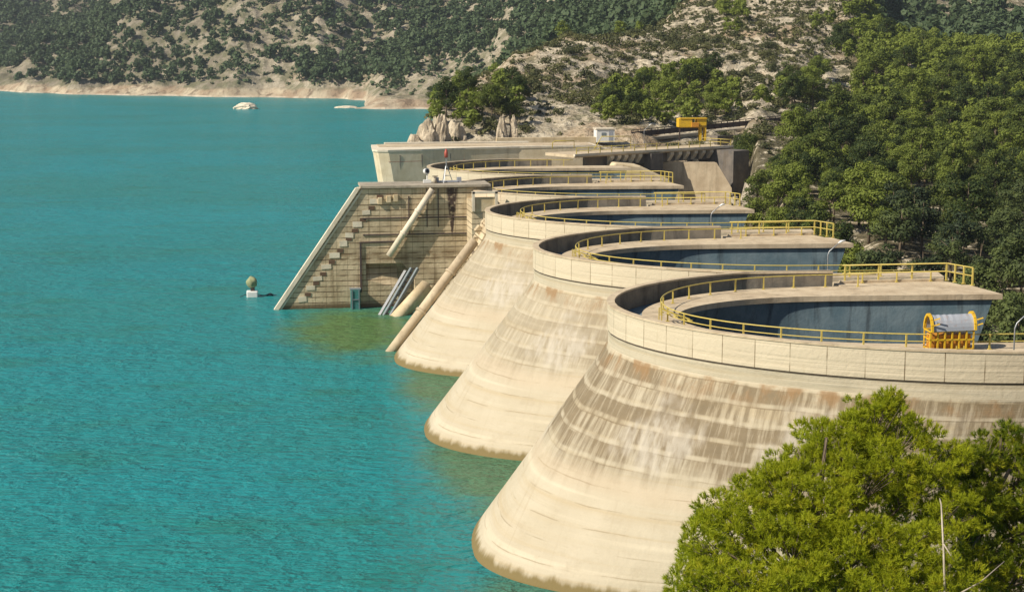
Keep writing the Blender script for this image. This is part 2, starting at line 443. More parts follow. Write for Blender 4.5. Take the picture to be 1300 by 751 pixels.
M = dict(
    arch=mat_arch(), panel=mat_arch(True), board=mat_board(),
    walk=mat_conc("walkway_concrete", (0.46, 0.36, 0.24), (0.60, 0.49, 0.34), dirt_amt=0.35),
    inner=mat_conc("shade_tinted_concrete", (0.10, 0.155, 0.185), (0.17, 0.225, 0.25), dirt=(0.03, 0.035, 0.04), dirt_amt=0.7),  # inner faces' blue shade is put into the colour; the streaks are stain
    dark_face=mat_conc("dark_face_concrete", (0.13, 0.115, 0.095), (0.24, 0.205, 0.16), dirt=(0.05, 0.04, 0.035), dirt_amt=0.6),  # darker streaked concrete for the inner face of the parapet
    cream=mat_conc("cream_concrete", (0.54, 0.42, 0.25), (0.68, 0.56, 0.38), dirt=(0.25, 0.17, 0.08), dirt_amt=0.35),
    bleached=mat_conc("bleached_concrete", (0.62, 0.51, 0.335), (0.74, 0.63, 0.45), dirt=(0.32, 0.23, 0.12), dirt_amt=0.3),
    pale=mat_conc("pale_concrete", (0.62, 0.53, 0.40), (0.74, 0.66, 0.52), dirt_amt=0.2),
    grey=mat_conc("grey_concrete", (0.30, 0.26, 0.20), (0.44, 0.38, 0.29), dirt_amt=0.5),
    darkc=mat_conc("dark_concrete", (0.12, 0.11, 0.10), (0.20, 0.17, 0.14), dirt_amt=0.6),  # plain dark concrete of piers, girder, wall joints and bridge abutment
    groove=mat_conc("dirty_joint", (0.07, 0.055, 0.04), (0.11, 0.085, 0.06)),
    yellow=mat_paint("faded_yellow_paint", (0.58, 0.46, 0.11), amt=0.45),
    bright=mat_paint("bright_yellow_paint", (0.72, 0.44, 0.02), amt=0.5),
    orange=mat_paint("orange_paint", (0.60, 0.26, 0.03), amt=0.6),
    steel=mat_paint("grey_galvanised_steel", (0.42, 0.43, 0.44), (0.25, 0.18, 0.12), 0.3, 0.45, 0.5),
    sheet=mat_paint("weathered_grey_sheet", (0.36, 0.38, 0.42), (0.35, 0.20, 0.14), 0.5, 0.55),
    dark=mat_paint("dark_brown_steel", (0.07, 0.05, 0.045), (0.16, 0.07, 0.03), 0.5, 0.7),
    red=mat_paint("faded_red_paint", (0.45, 0.09, 0.06), (0.3, 0.2, 0.15), 0.4),
    teal=mat_paint("teal_paint", (0.05, 0.20, 0.19), (0.15, 0.10, 0.05), 0.4),
    slate=mat_paint("blue_grey_steel", (0.20, 0.24, 0.26), (0.22, 0.13, 0.07), 0.4),
    rust=mat_paint("rusty_steel", (0.13, 0.075, 0.045), (0.22, 0.11, 0.05), 0.5, 0.8),
    white=mat_paint("white_paint", (0.80, 0.79, 0.75), (0.5, 0.4, 0.3), 0.2),
    olive=mat_paint("pale_olive_cover", (0.30, 0.32, 0.17), (0.10, 0.10, 0.05), 0.5, 0.7),
    black=mat_paint("black_rubber", (0.02, 0.03, 0.04), (0.05, 0.05, 0.05), 0.3, 0.7),
    shaded_pine=mat_leaf("shade_darkened_pine_foliage", (0.026, 0.042, 0.018), (0.105, 0.135, 0.036), (0.16, 0.17, 0.045)),  # pine foliage with the valley's shade put into its darker colour
    bark=mat_conc("pine_bark", (0.10, 0.075, 0.05), (0.20, 0.155, 0.11), dirt_amt=0.4, scale=4),
    deadwood=mat_conc("bare_grey_wood", (0.34, 0.29, 0.22), (0.50, 0.44, 0.35), dirt_amt=0.2, scale=4),
    rock=mat_conc("pale_limestone", (0.30, 0.24, 0.17), (0.60, 0.51, 0.38), dirt=(0.10, 0.08, 0.05), dirt_amt=0.5, bump=0.3, scale=0.8),
    needle=mat_leaf("pine_needles", (0.06, 0.11, 0.008), (0.40, 0.44, 0.018), (0.55, 0.49, 0.03), 0.48, 2.2),
    pine=mat_leaf("pine_foliage", (0.042, 0.066, 0.016), (0.195, 0.24, 0.038), (0.28, 0.285, 0.055), 0.36),
    scrub=mat_leaf("scrub_foliage", (0.06, 0.07, 0.026), (0.13, 0.13, 0.045), (0.18, 0.165, 0.06)),
    farwood=mat_leaf("distant_foliage", (0.075, 0.115, 0.050), (0.175, 0.205, 0.075), (0.22, 0.225, 0.09), 0.25, 0.05),
    ground=mat_ground(), water=mat_water(),
)

# ------------------------------------------------------------------ setting: reservoir and terrain
# profiles of the land along bearings (photo column -> range, row), measured from the photograph; ('z', value) = height in metres
Zv = lambda z: ('z', z)
PROF = [
    (-900, [(5, Zv(-6)), (900, Zv(-6)), (1100, Zv(8)), (1300, Zv(60)), (2600, Zv(260))]),
    (-300, [(5, Zv(-6)), (1040, Zv(-6)), (1090, Zv(3)), (1300, Zv(40)), (1700, Zv(130)), (2600, Zv(260))]),
    (0,    [(5, Zv(-6)), (1020, Zv(-6)), (1070, 115), (1085, 106), (1130, 96), (1180, 88), (1260, 66), (1600, -20), (2600, Zv(260))]),
    (60,   [(5, Zv(-6)), (980, Zv(-6)), (1020, 116), (1032, 106), (1080, 84), (1110, 70), (1180, 76), (1300, 50), (1600, -20), (2600, Zv(260))]),
    (110,  [(5, Zv(-6)), (950, Zv(-6)), (980, 117), (992, 106), (1060, 78), (1110, 60), (1250, 46), (1550, -25), (2600, Zv(260))]),
    (200,  [(5, Zv(-6)), (920, Zv(-6)), (950, 118), (962, 104), (1010, 70), (1090, 20), (1160, -20), (1500, Zv(150)), (2600, Zv(260))]),
    (330,  [(5, Zv(-6)), (885, Zv(-6)), (912, 120), (922, 101), (960, 70), (1050, -5), (1150, -40), (2600, Zv(260))]),
    (430,  [(5, Zv(-6)), (860, Zv(-6)), (885, 122), (896, 106), (940, 72), (1040, -5), (1150, -35), (2600, Zv(260))]),
    (455,  [(5, Zv(-6)), (725, Zv(-4)), (745, Zv(0.5)), (760, Zv(-1)), (845, Zv(-2)), (862, 121), (880, 112), (940, 72), (1040, -2), (1150, -30), (2600, Zv(260))]),
    (490,  [(5, Zv(-6)), (725, Zv(-4)), (738, 134), (760, 124), (800, 112), (850, 108), (930, 72), (1030, 0), (1150, -30), (2600, Zv(260))]),
    (500,  [(240, Zv(-6)), (728, Zv(-4)), (738, 134), (760, 122), (800, 110), (850, 106), (930, 72), (1030, 0), (1150, -30), (2600, Zv(260))]),
    (528,  [(5, Zv(-9)), (240, Zv(-6)), (256, Zv(2)), (266, 190), (276, 182), (300, Zv(2)), (320, Zv(-4)), (728, Zv(-4)), (742, 132), (765, 120), (800, 108), (930, 66), (1030, 0), (1150, -30), (2600, Zv(260))]),
    (560,  [(5, Zv(-9)), (238, Zv(-6)), (252, Zv(6)), (263, Zv(11.5)), (272, 170), (284, 152), (300, 144), (330, Zv(8)), (380, Zv(-2)), (720, Zv(-2)), (742, 130), (770, 118), (800, 106), (930, 60), (1030, -5), (1150, -30), (2600, Zv(260))]),
    (610,  [(5, Zv(-9)), (236, Zv(-6)), (252, Zv(7)), (264, Zv(11.6)), (272, 172), (290, 150), (330, 120), (370, 104), (430, Zv(12)), (640, Zv(12)), (760, 96), (820, 78), (920, 40), (1000, -5), (1150, -35), (2600, Zv(260))]),
    (660,  [(5, Zv(-9)), (236, Zv(-6)), (252, Zv(7)), (264, Zv(11.6)), (274, 176), (300, 140), (345, 96), (385, 70), (450, Zv(18)), (650, Zv(22)), (800, 56), (900, 12), (980, -15), (1200, Zv(140)), (2600, Zv(260))]),
    (720,  [(5, Zv(-9)), (238, Zv(-6)), (253, Zv(7)), (264, Zv(11.6)), (278, 174), (310, 136), (350, 92), (400, 50), (440, 50), (520, Zv(26)), (680, 36), (850, 0), (960, -30), (2600, Zv(260))]),
    (745,  [(5, Zv(-9)), (240, Zv(-5)), (252, Zv(2)), (259, Zv(12)), (277, 173), (310, 140), (345, 100), (395, 58), (430, 50), (522, Zv(27)), (700, 30), (870, -10), (2600, Zv(260))]),
    (800,  [(5, Zv(-9)), (240, Zv(-6)), (256, Zv(-4)), (264, Zv(11)), (278, 172), (310, 150), (340, 120), (380, 82), (420, 50), (450, 48), (530, Zv(28)), (720, 18), (900, -25), (2600, Zv(260))]),
    (880,  [(5, Zv(-9)), (225, Zv(-7)), (262, Zv(-5)), (275, Zv(8)), (285, 177), (305, 158), (335, 120), (375, 90), (410, 62), (450, 40), (500, 14), (560, -10), (800, Zv(90)), (2600, Zv(260))]),
    (932,  [(5, Zv(-9)), (215, Zv(-7)), (264, Zv(-5)), (276, Zv(6)), (286, 182), (305, 158), (332, 128), (372, 96), (413, 62), (450, 34), (500, 2), (560, -20), (800, Zv(90)), (2600, Zv(260))]),
    (962,  [(5, Zv(-9)), (205, Zv(-7)), (228, Zv(2)), (246, 226), (262, 192), (290, 160), (330, 130), (370, 98), (415, 62), (450, 34), (500, 2), (560, -20), (800, Zv(90)), (2600, Zv(260))]),
    (1000, [(5, Zv(-9)), (160, Zv(-8)), (195, Zv(-1)), (216, 280), (240, 228), (265, 190), (295, 160), (335, 140), (375, 96), (420, 60), (465, 22), (510, -10), (800, Zv(90)), (2600, Zv(260))]),
    (1060, [(5, Zv(-9)), (140, Zv(-8)), (180, Zv(-3)), (206, 290), (236, 244), (266, 204), (298, 172), (335, 148), (375, 112), (420, 72), (460, 34), (510, -8), (800, Zv(90)), (2600, Zv(260))]),
    (1130, [(5, Zv(-9)), (130, Zv(-8)), (160, Zv(-4)), (188, 322), (218, 276), (254, 226), (294, 182), (335, 142), (385, 102), (432, 74), (500, Zv(27)), (620, 56), (760, 10), (900, -25), (2600, Zv(260))]),
    (1200, [(5, Zv(14)), (16, Zv(18)), (40, Zv(12)), (60, Zv(3)), (85, Zv(-7)), (120, Zv(-8)), (150, Zv(-4)), (178, 350), (208, 300), (242, 246), (284, 196), (326, 156), (374, 118), (424, 92), (474, 84), (540, Zv(25)), (660, 52), (790, 0), (950, -30), (2600, Zv(260))]),
    (1300, [(5, Zv(22)), (16, Zv(20)), (40, Zv(14)), (60, Zv(8)), (80, Zv(0)), (105, Zv(-7)), (132, Zv(-4)), (156, 414), (186, 348), (224, 276), (264, 222), (314, 172), (364, 132), (424, 102), (484, 86), (600, 64), (780, -5), (950, -30), (2600, Zv(260))]),
    (1420, [(5, Zv(25)), (16, Zv(22)), (40, Zv(16)), (62, Zv(12)), (90, Zv(5)), (120, Zv(3)), (150, 400), (200, 290), (260, 210), (320, 160), (420, 95), (600, 50), (800, -20), (2600, Zv(260))]),
    (1900, [(5, Zv(26)), (30, Zv(22)), (70, Zv(18)), (120, Zv(16)), (200, Zv(20)), (400, Zv(45)), (800, Zv(90)), (2600, Zv(260))]),
    (3200, [(5, Zv(26)), (70, Zv(24)), (200, Zv(30)), (400, Zv(55)), (800, Zv(100)), (2600, Zv(260))]),
]
P_B = np.array([math.atan((u - 650) / FPX) for u, _ in PROF])
P_R, P_Z = [], []
for (u, pr), b in zip(PROF, P_B):
    rr, zz = [], []
    for r, v in pr:
        rr.append(r)
        zz.append(v[1] if isinstance(v, tuple) else CAM_Z + slope_of(v) * r * math.cos(b))
    P_R.append(rr); P_Z.append(zz)

def to_polar(X, Y):
    r_, f_ = X * CY - Y * SY, X * SY + Y * CY
    return np.arctan2(r_, f_), np.hypot(r_, f_)

def land(X, Y, fine=True):
    X, Y = np.asarray(X, float), np.asarray(Y, float)
    b, r = to_polar(X, Y)
    b = np.clip(b, P_B[0], P_B[-1] - 1e-6)
    H = np.array([np.interp(r.ravel(), rr, zz) for rr, zz in zip(P_R, P_Z)])      # (columns, points)
    i = np.clip(np.searchsorted(P_B, b.ravel(), side='right') - 1, 0, len(P_B) - 2)
    t = (b.ravel() - P_B[i]) / (P_B[i + 1] - P_B[i])
    t = t * t * (3 - 2 * t)
    n = np.arange(H.shape[1])
    z = (H[i, n] * (1 - t) + H[i + 1, n] * t).reshape(r.shape)
    dry = np.clip((z - 0.6) / 4.0, 0, 1)
    amp = np.clip((r - 120) / 400, 0.05, 1.6)
    z = z + dry * amp * (fbm(X / 60, Y / 60, 3, 3) * 7.0 + fbm(X / 22, Y / 22, 4, 9, True) * 3.6)
    z = z + np.clip((z - 8) / 20, 0, 1) * np.clip((r - 700) / 150, 0, 1) * (fbm(X / 95, Y / 140, 4, 71, True) * 20 + fbm(X / 24, Y / 24, 3, 81, True) * 6)
    z = z + np.clip((z - 0.5) / 1.5, 0, 1) * np.clip((r - 650) / 100, 0, 1) * (fbm(X / 14, Y / 14, 3, 61, True) * 2.6 + 0.4)
    if fine:
        rocky = np.clip((r - 230) / 60, 0.12, 1)
        z = z + dry * rocky * (fbm(X / 8.5, Y / 8.5, 3, 21, True) * 2.3 + fbm(X / 3.0, Y / 3.0, 2, 31, True) * 0.9)
    return z

def build_terrain():
    bs = np.concatenate([np.linspace(R(-24), R(-19.2), 12, endpoint=False), np.linspace(R(-19.2), R(19.2), 560, endpoint=False), np.linspace(R(19.2), R(50), 40)])
    rs = np.concatenate([np.arange(6, 120, 4.0), np.arange(120, 230, 2.0), np.arange(230, 480, 0.95), np.arange(480, 720, 4), np.arange(720, 1120, 1.7), np.geomspace(1120, 2600, 60)])
    Bm, Rm = np.meshgrid(bs, rs)
    r_, f_ = Rm * np.sin(Bm), Rm * np.cos(Bm)
    X, Y = r_ * CY + f_ * SY, -r_ * SY + f_ * CY
    Z = land(X, Y)
    nb, nr = len(bs), len(rs)
    V = np.stack([X, Y, Z], -1).reshape(-1, 3)
    I = np.arange(nb * nr).reshape(nr, nb)
    Fq = np.stack([I[:-1, :-1], I[:-1, 1:], I[1:, 1:], I[1:, :-1]], -1).reshape(-1, 4)
    # leave out what lies deep under the reservoir
    keep = (V[Fq][:, :, 2].max(1) > -8.9)
    o = link("hillside_terrain", fast_mesh("hillside_terrain", V, Fq[keep], M['ground'], True))
    tag(o, kind='structure')
    return o
build_terrain()

w = MB()
w.poly([(-1600, -60, 0), (30, -60, 0), (30, 246, 0), (60, 246, 0), (420, 2400, 0), (-1600, 2400, 0)], [(0, 1, 2, 3, 4, 5)])
tag(w.build("reservoir_water", M['water'], fix=False), kind='structure')
w = MB()
w.poly([(-4000, -800, -9.2), (4000, -800, -9.2), (4000, 5000, -9.2), (-4000, 5000, -9.2)], [(0, 1, 2, 3)])
tag(w.build("valley_ground", M['ground'], fix=False), kind='structure')

hz_ = NT("thin_air")
vol = hz_.n("ShaderNodeVolumePrincipled")
vol.inputs['Color'].default_value = (0.80, 0.90, 1.0, 1)
vol.inputs['Density'].default_value = 0.00010
vol.inputs['Anisotropy'].default_value = 0.2
hz_.l(vol.outputs[0], hz_.out.inputs['Volume'])
w = MB(); w.box((0, 1100, 140), (9000, 8200, 302))
tag(w.build("haze", hz_.m), kind='stuff')

# ------------------------------------------------------------------ the arches of the dam
MIDS = [98.0, 127.35, 156.7, 186.1, 215.4]
PIER = 14.68
SHEAR = -0.085
Z_TOP, Z_CH, Z_KINK, Z_WALK = 13.4, 11.95, 10.7, 12.35
X_TIP, X_END = 21.7, 50.0
N_E, N_S = 30, 10

def half_outline(tip, D, a, n, xe):
    """points (x, |dy|) from the tip round to the straight end of a leg"""
    pts = []
    for i in range(N_E + 1):
        ph = (i / N_E) ** 0.8 * math.pi / 2
        dy = a * math.sin(ph) ** (2 / n)
        dx = D * (1 - math.cos(ph) ** (2 / n))
        pts.append((tip + dx, dy))
    x0, y0 = pts[-1]
    xe = max(xe, x0 + 0.5)
    for i in range(1, N_S + 1):
        pts.append((x0 + (xe - x0) * i / N_S, y0))
    return pts

def outline(tip, D, an, af, n, xe, clamp_n, clamp_f, shear=SHEAR, shift=0.0):
    """from the end of the near leg round the tip to the end of the far leg: (x, dy)"""
    near = [(x, max(-y + shift, -clamp_n)) for x, y in half_outline(tip, D, an, n, xe)]
    far = [(x, min(y + shift, clamp_f)) for x, y in half_outline(tip, D, af, n, xe)]
    return [(x, y + shear * max(0, x - tip)) for x, y in near[::-1] + far[1:]]

def outer_at(z, first, stub=False):
    cn = 17.2 if first else PIER
    if z >= Z_KINK:
        t, D, a, n, xe = X_TIP, 20.3, 15.9, 1.9, X_END
        an, af = (16.7 if first else a), a
    else:
        w = (Z_KINK - z) / Z_KINK
        if stub: w *= 0.12
        t = X_TIP - 10.2 * w + 0.1
        D = 20.3 - 5.8 * w; n = 1.9 + 0.1 * w; xe = X_END - 2.0 * w
        an = (16.7 if first else 15.9) * (1 - w) + 9.6 * w; af = 15.9 + 2.1 * w
        return outline(t, D, an, af, n, xe, (17.2 if first else PIER) + 4.0 * max(0, w), PIER, SHEAR, -8.6 * w)
    return outline(t, D, an, af, n, xe, cn if first else PIER, PIER, SHEAR)

def inner_at(z):
    d = Z_CH - z
    return outline(26.6 - 0.85 * d, 13.0, 9.3, 9.3, 2.0, 51.3 - 0.35 * d, 99, 99, SHEAR)

def ring_mesh(name, rows, closed_caps, mat, parent, uvz=True, smooth=True):
    """rows: list of (list of (x,y), z); consecutive rows are skinned; UV = (arc length, z)"""
    n = len(rows[0][0])
    V, F, U = [], [], []
    for pts, z in rows:
        s = 0
        for i, (x, y) in enumerate(pts):
            if i: s += math.hypot(x - pts[i - 1][0], y - pts[i - 1][1])
            V.append((x, y, z)); U.append((s, z))
    m = len(rows)
    nrow = m if closed_caps else m - 1
    for j in range(nrow):
        for i in range(n - 1):
            a, b = j * n + i, j * n + i + 1
            c, d = ((j + 1) % m) * n + i + 1, ((j + 1) % m) * n + i
            F.append((a, b, c, d))
    if closed_caps:
        F.append(tuple(j * n for j in range(m)))
        F.append(tuple(j * n + n - 1 for j in range(m - 1, -1, -1)))
    me = bpy.data.meshes.new(name)
    me.from_pydata(V, [], F)
    uvl = me.uv_layers.new(name="UVMap")
    for lp in me.loops: uvl.data[lp.index].uv = U[lp.vertex_index]
    bm = bmesh.new(); bm.from_mesh(me)
    bmesh.ops.recalc_face_normals(bm, faces=bm.faces)
    bm.to_mesh(me); bm.free()
    me.materials.append(mat)
    if smooth:
        for p in me.polygons: p.use_smooth = len(p.vertices) == 4
        me.set_sharp_from_angle(angle=R(35))
    o = bpy.data.objects.new(name, me)
    COL.objects.link(o)
    o.parent = parent
    return o

def offset(pts, d):
    """offset an outline to its inner side"""
    out = []
    for i, p in enumerate(pts):
        a, b = pts[max(i - 1, 0)], pts[min(i + 1, len(pts) - 1)]
        tx, ty = b[0] - a[0], b[1] - a[1]
        L = math.hypot(tx, ty) or 1
        out.append((p[0] + ty / L * d, p[1] - tx / L * d))
    return out

def upto(pts, xmax):
    return [p for p in pts if p[0] <= xmax]

def resample(pts, step):
    out, acc = [pts[0]], 0
    for i in range(1, len(pts)):
        a, b = Vector(pts[i - 1]), Vector(pts[i])
        L = (b - a).length
        t = step - acc
        while t <= L:
            out.append(tuple(a + (b - a) * (t / L))); t += step
        acc = (acc + L) % step if L else acc
    return out

post_cache = {}
def post_mesh(h, r, mat):
    k = (round(h, 2), round(r, 3), mat.name)
    if k not in post_cache:
        b = MB(); b.box((0, 0, h / 2), (2 * r, 2 * r, h)); b.box((0, 0, 0.02), (5 * r, 5 * r, 0.04))
        o = b.build("post", mat); post_cache[k] = o.data
        bpy.data.objects.remove(o)
    return post_cache[k]

def build_arch(idx, mid, label):
    first = idx == 0
    root = empty("dam_arch", (0, mid, 0))
    tag(root, label, "dam arch", "arches of the dam")
    # the shell: outer face, rim and inner face
    zs_out = [-6.0] + [-6 + 6 + k * (Z_KINK / 14) for k in range(0, 15)] + [Z_CH]
    rows = [(outer_at(z, first, idx >= 3), z) for z in zs_out]
    zs_in = [Z_CH, 9.5, 6, 2, -3, -9]
    rows += [(inner_at(z), z) for z in zs_in]
    barrel = ring_mesh("arch_barrel", rows, True, M['arch'], root)
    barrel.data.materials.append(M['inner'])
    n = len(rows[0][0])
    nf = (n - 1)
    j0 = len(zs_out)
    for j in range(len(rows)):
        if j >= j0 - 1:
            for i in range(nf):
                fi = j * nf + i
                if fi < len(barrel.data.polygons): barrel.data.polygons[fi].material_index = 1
    # parapet: a thin wall standing proud of the shell
    o_full = outer_at(Z_TOP, first)
    o = upto(o_full, 41.9)
    if first: o = [p for p in o_full if p[0] <= 41.9 or p[1] < 0 and p[0] < 46]
    out = offset(o, -0.07); inn = offset(o, 0.34)
    par = ring_mesh("parapet_wall", [(out, 11.62), (out, 13.28), (inn, 13.28), (inn, 11.96 + 0.01), (offset(o, 0.02), 11.955), (offset(o, 0.02), 11.62)], True, M['panel'], root)
    par.data.materials.append(M['dark_face'])
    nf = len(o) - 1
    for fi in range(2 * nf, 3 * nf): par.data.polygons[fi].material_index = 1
    capo, capi = offset(o, -0.12), offset(o, 0.40)
    ring_mesh("coping", [(capo, 13.28), (capo, Z_TOP), (capi, Z_TOP), (capi, 13.28)], True, M['walk'], root)
    g0, g1 = offset(o, -0.075), offset(o, 0.0)
    ring_mesh("shadow_joint", [(offset(o, -0.02), 11.5), (offset(o, -0.02), 11.62), (offset(o, 0.01), 11.62), (offset(o, 0.01), 11.5)], True, M['groove'], root)
    # walkway slab, horseshoe shaped, wide over the piers
    so = outline(24.0, 17.0, 11.2 if not first else 11.6, 13.75, 2.0, 51.4, 99, PIER - 0.72, SHEAR)
    si = outline(26.3, 13.0, 9.1, 9.1, 2.0, 51.9, 99, 99, SHEAR)
    ring_mesh("walkway", [(so, Z_CH + 0.012), (so, Z_WALK), (si, Z_WALK), (si, Z_CH + 0.012)], True, M['walk'], root)
    if idx < 4:
        b = MB(); b.prism([(41.8, 10.6), (51.2, 9.9), (50.6, 12.9), (49.8, 14.3), (41.8, 14.4)], 'z', 11.96, 12.343); b.build("pier_platform", M['walk'], root)
    # yellow railing along the outer edge of the walkway
    ro = outline(25.3, 15.8, 11.0, 13.35, 2.0, 49.0, 99, PIER - 1.1, SHEAR)
    tip_i = len(ro) // 2
    rr = [(x, y, 0) for x, y in ro if x < 44.5 or y < 0]
    b = MB()
    b.tube([(x, y, Z_WALK + 0.9) for x, y, _ in rr], 0.042, 6)
    b.tube([(x, y, Z_WALK + 0.47) for x, y, _ in rr[: len(rr) // 2 + 4]], 0.032, 6)
    rail = b.build("railing", M['yellow'], root)
    ps = resample(rr, 2.45)
    pm = post_mesh(0.9, 0.045, M['yellow'])
    for x, y, _ in ps: link("post", pm, rail, (x, y, Z_WALK))
    # short flight of steps at the tip of the walkway
    st = MB()
    for s in (-0.35, 0.35):
        st.bar((24.7, s - 0.9, Z_WALK + 0.95), (26.6, s - 1.4, Z_WALK + 0.25), 0.06)
        st.bar((24.7, s - 0.9, Z_WALK), (24.7, s - 0.9, Z_WALK + 0.95), 0.06)
    for q in range(5):
        t = q / 4
        st.bar((24.8 + 1.7 * t, -1.28 - 0.45 * t, Z_WALK + 0.75 - 0.55 * t), (24.8 + 1.7 * t, -0.52 - 0.45 * t, Z_WALK + 0.75 - 0.55 * t), 0.07)
    st.build("step_ladder", M['yellow'], root)
    return root

ARCH_LABELS = [
    "nearest cream concrete dam arch, streaked brown under its parapet, yellow cage on its crest",
    "second nearest dam arch, greyish lime bloom on its sloping face",
    "third dam arch with a long round pipe lying along its sloping face",
    "fourth dam arch, only crest and white parapet showing right behind the brown intake block",
    "farthest dam arch, thin crest with dark inner wall below the far cream abutment wall",
]
for i, (m_, lb) in enumerate(zip(MIDS, ARCH_LABELS)):
    build_arch(i, m_, lb)

# guard rails on the piers between the arches
PIER_LABELS = ["yellow guard rail on the pier at the far end of the nearest arch",
               "yellow guard rail on the pier between second and third arch",
               "pale guard rail on the pier beyond the third arch",
               "small guard rail on the pier beyond the fourth arch"]
for i, m_ in enumerate(MIDS[:4]):
    y0 = m_ + PIER - 0.5 + SHEAR * 20
    y0 = m_ + 13.75
    root = empty("guard_rail", (42.4, y0, Z_WALK))
    tag(root, PIER_LABELS[i], "railing", "guard rails on the piers")
    c = MB(); c.box((3.9, 0, 0.09), (8.2, 0.35, 0.18)); c.build("kerb", M['walk'], root, 0.02)
    run = [(0, 0, 0), (8.2, -0.1, 0), (9.1, -2.7, 0)]
    b = MB()
    for h, r in ((1.33, 0.055), (0.72, 0.045)):
        b.tube([(x, y, h) for x, y, _ in run], r, 6)
    rl = b.build("rails", M['yellow'], root)
    pm = post_mesh(1.33, 0.055, M['yellow'])
    for x, y in ((0.2, 0), (2.85, 0), (5.5, 0), (8.2, -0.1), (8.5, -0.97), (8.8, -1.83), (9.1, -2.7)): link("post", pm, root, (x, y, 0.01))
    pm = post_mesh(0.72, 0.045, M['yellow'])
    for x, y in ((1.5, -0.25), (4.2, -0.25), (6.9, -0.25)): link("post", pm, root, (x, y, 0.01))

# yellow cage with the curved grey cover on the near leg of the first arch
cg = empty("access_cage", (39.3, 86.0, Z_WALK), R(-4))
cg.scale = (0.86, 0.9, 0.95)
tag(cg, "yellow steel cage with curved grey sheet cover on the nearest crest", "cage")
b = MB()
for x in np.linspace(-1.5, 1.5, 7):
    b.bar((x, -0.6, 0), (x, -0.6, 1.25 + 0.1 * x), 0.10); b.bar((x, 0.6, 0), (x, 0.6, 1.35 + 0.1 * x), 0.08)
for h in (0.1, 0.7, 1.2):
    b.bar((-1.55, -0.6, h), (1.55, -0.6, h + 0.1 * (h > 1)), 0.10); b.bar((-1.55, 0.6, h), (1.55, 0.6, h + 0.1 * (h > 1)), 0.08)
    b.bar((-1.5, -0.6, h), (-1.5, 0.6, h), 0.08); b.bar((1.5, -0.6, h), (1.5, 0.6, h), 0.08)
b.build("frame", M['bright'], cg)
b = MB(); b.box((0, 0.05, 0.55), (2.8, 0.9, 0.9)); b.build("winch_housing", M['orange'], cg, 0.05)
for sx in (-1.45, 1.55):
    b = MB()
    arc = [(sx, 0.75 * math.cos(t), 1.2 + 0.1 * (sx > 0) + 1.0 * math.sin(t)) for t in np.linspace(0, math.pi, 9)]
    for p, q in zip(arc, arc[1:]): b.bar(p, q, 0.16)
    for t in (0.3, 0.65): b.bar((sx + 0.1, -0.7, 1.3 + t), (sx + 0.45, -0.9, 1.45 + t), 0.07)
    b.build("end_hoop", M['bright'], cg)
b = MB()
rows_ = []
for x in np.linspace(-1.4, 1.5, 15):
    rows_.append([(x, 0.70 * math.cos(t), 1.22 + 0.07 * (x + 1.4) / 2.9 + (0.93 + 0.02 * math.sin(x * 14)) * math.sin(t)) for t in np.linspace(0, math.pi, 13)])
V_, F_ = [p for r in rows_ for p in r], []
for i in range(14):
    for j in range(12): F_.append((i * 13 + j, i * 13 + j + 1, (i + 1) * 13 + j + 1, (i + 1) * 13 + j))
b.poly(V_, F_)
co = b.build("curved_cover", M['sheet'], cg)
so_ = co.modifiers.new("solid", 'SOLIDIFY'); so_.thickness = 0.03
# its access ladder down the outside of the parapet
b = MB()
for s in (-0.22, 0.22): b.bar((37.6 + s, 80.75, 10.6), (37.6 + s, 80.75, 13.6), 0.05)
for q in range(9): b.bar((37.38, 80.75, 10.8 + q * 0.33), (37.82, 80.75, 10.8 + q * 0.33), 0.04)
tag(b.build("wall_ladder", M['yellow']), "thin yellow ladder on the outside of the nearest parapet below the cage", "ladder")

def lamp(x, y, h, dirx, label, z=Z_WALK):
    r_ = empty("lamp_post", (x, y, z))
    tag(r_, label, "lamp post", "gooseneck lamp posts on the dam")
    b = MB()
    b.tube([(0, 0, 0), (0, 0, h * 0.62), (0.1 * dirx, 0, h * 0.72), (0.85 * dirx, -0.1, h * 0.97)], [0.055, 0.045, 0.04, 0.035], 8)
    b.box((0, 0, 0.05), (0.3, 0.3, 0.1)); b.build("pole", M['steel'], r_)
    b = MB(); b.tube([(0.75 * dirx, -0.09, h * 0.95), (1.0 * dirx, -0.11, h * 1.0), (1.3 * dirx, -0.13, h * 1.03)], [0.05, 0.11, 0.05], 8)
    b.build("lamp_head", M['white'], r_)
lamp(41.5, 82.2, 3.0, 1, "grey gooseneck lamp post at the right edge beside the nearest parapet")
lamp(42.5, 115.2, 2.7, 1, "grey gooseneck lamp post on the second arch before the dark valley")
lamp(41.6, 144.6, 2.6, 1, "small grey lamp post at the end of the third arch parapet")
lamp(62.0, 256.5, 3.0, 1, "small lamp post on the far deck left of the yellow hoist", 13.75)

# ------------------------------------------------------------------ intake block with its pipes, gate and rack
ib = empty("intake_block", (16, 182, 0))
tag(ib, "brown board-marked concrete intake block sloping into the water before the fourth arch", "intake block")
def at_(mb, name, mat, parent, **kw):
    o = mb.build(name, mat, None, **kw); o.parent = parent; o.location = -Vector(parent.location); return o
b = MB()
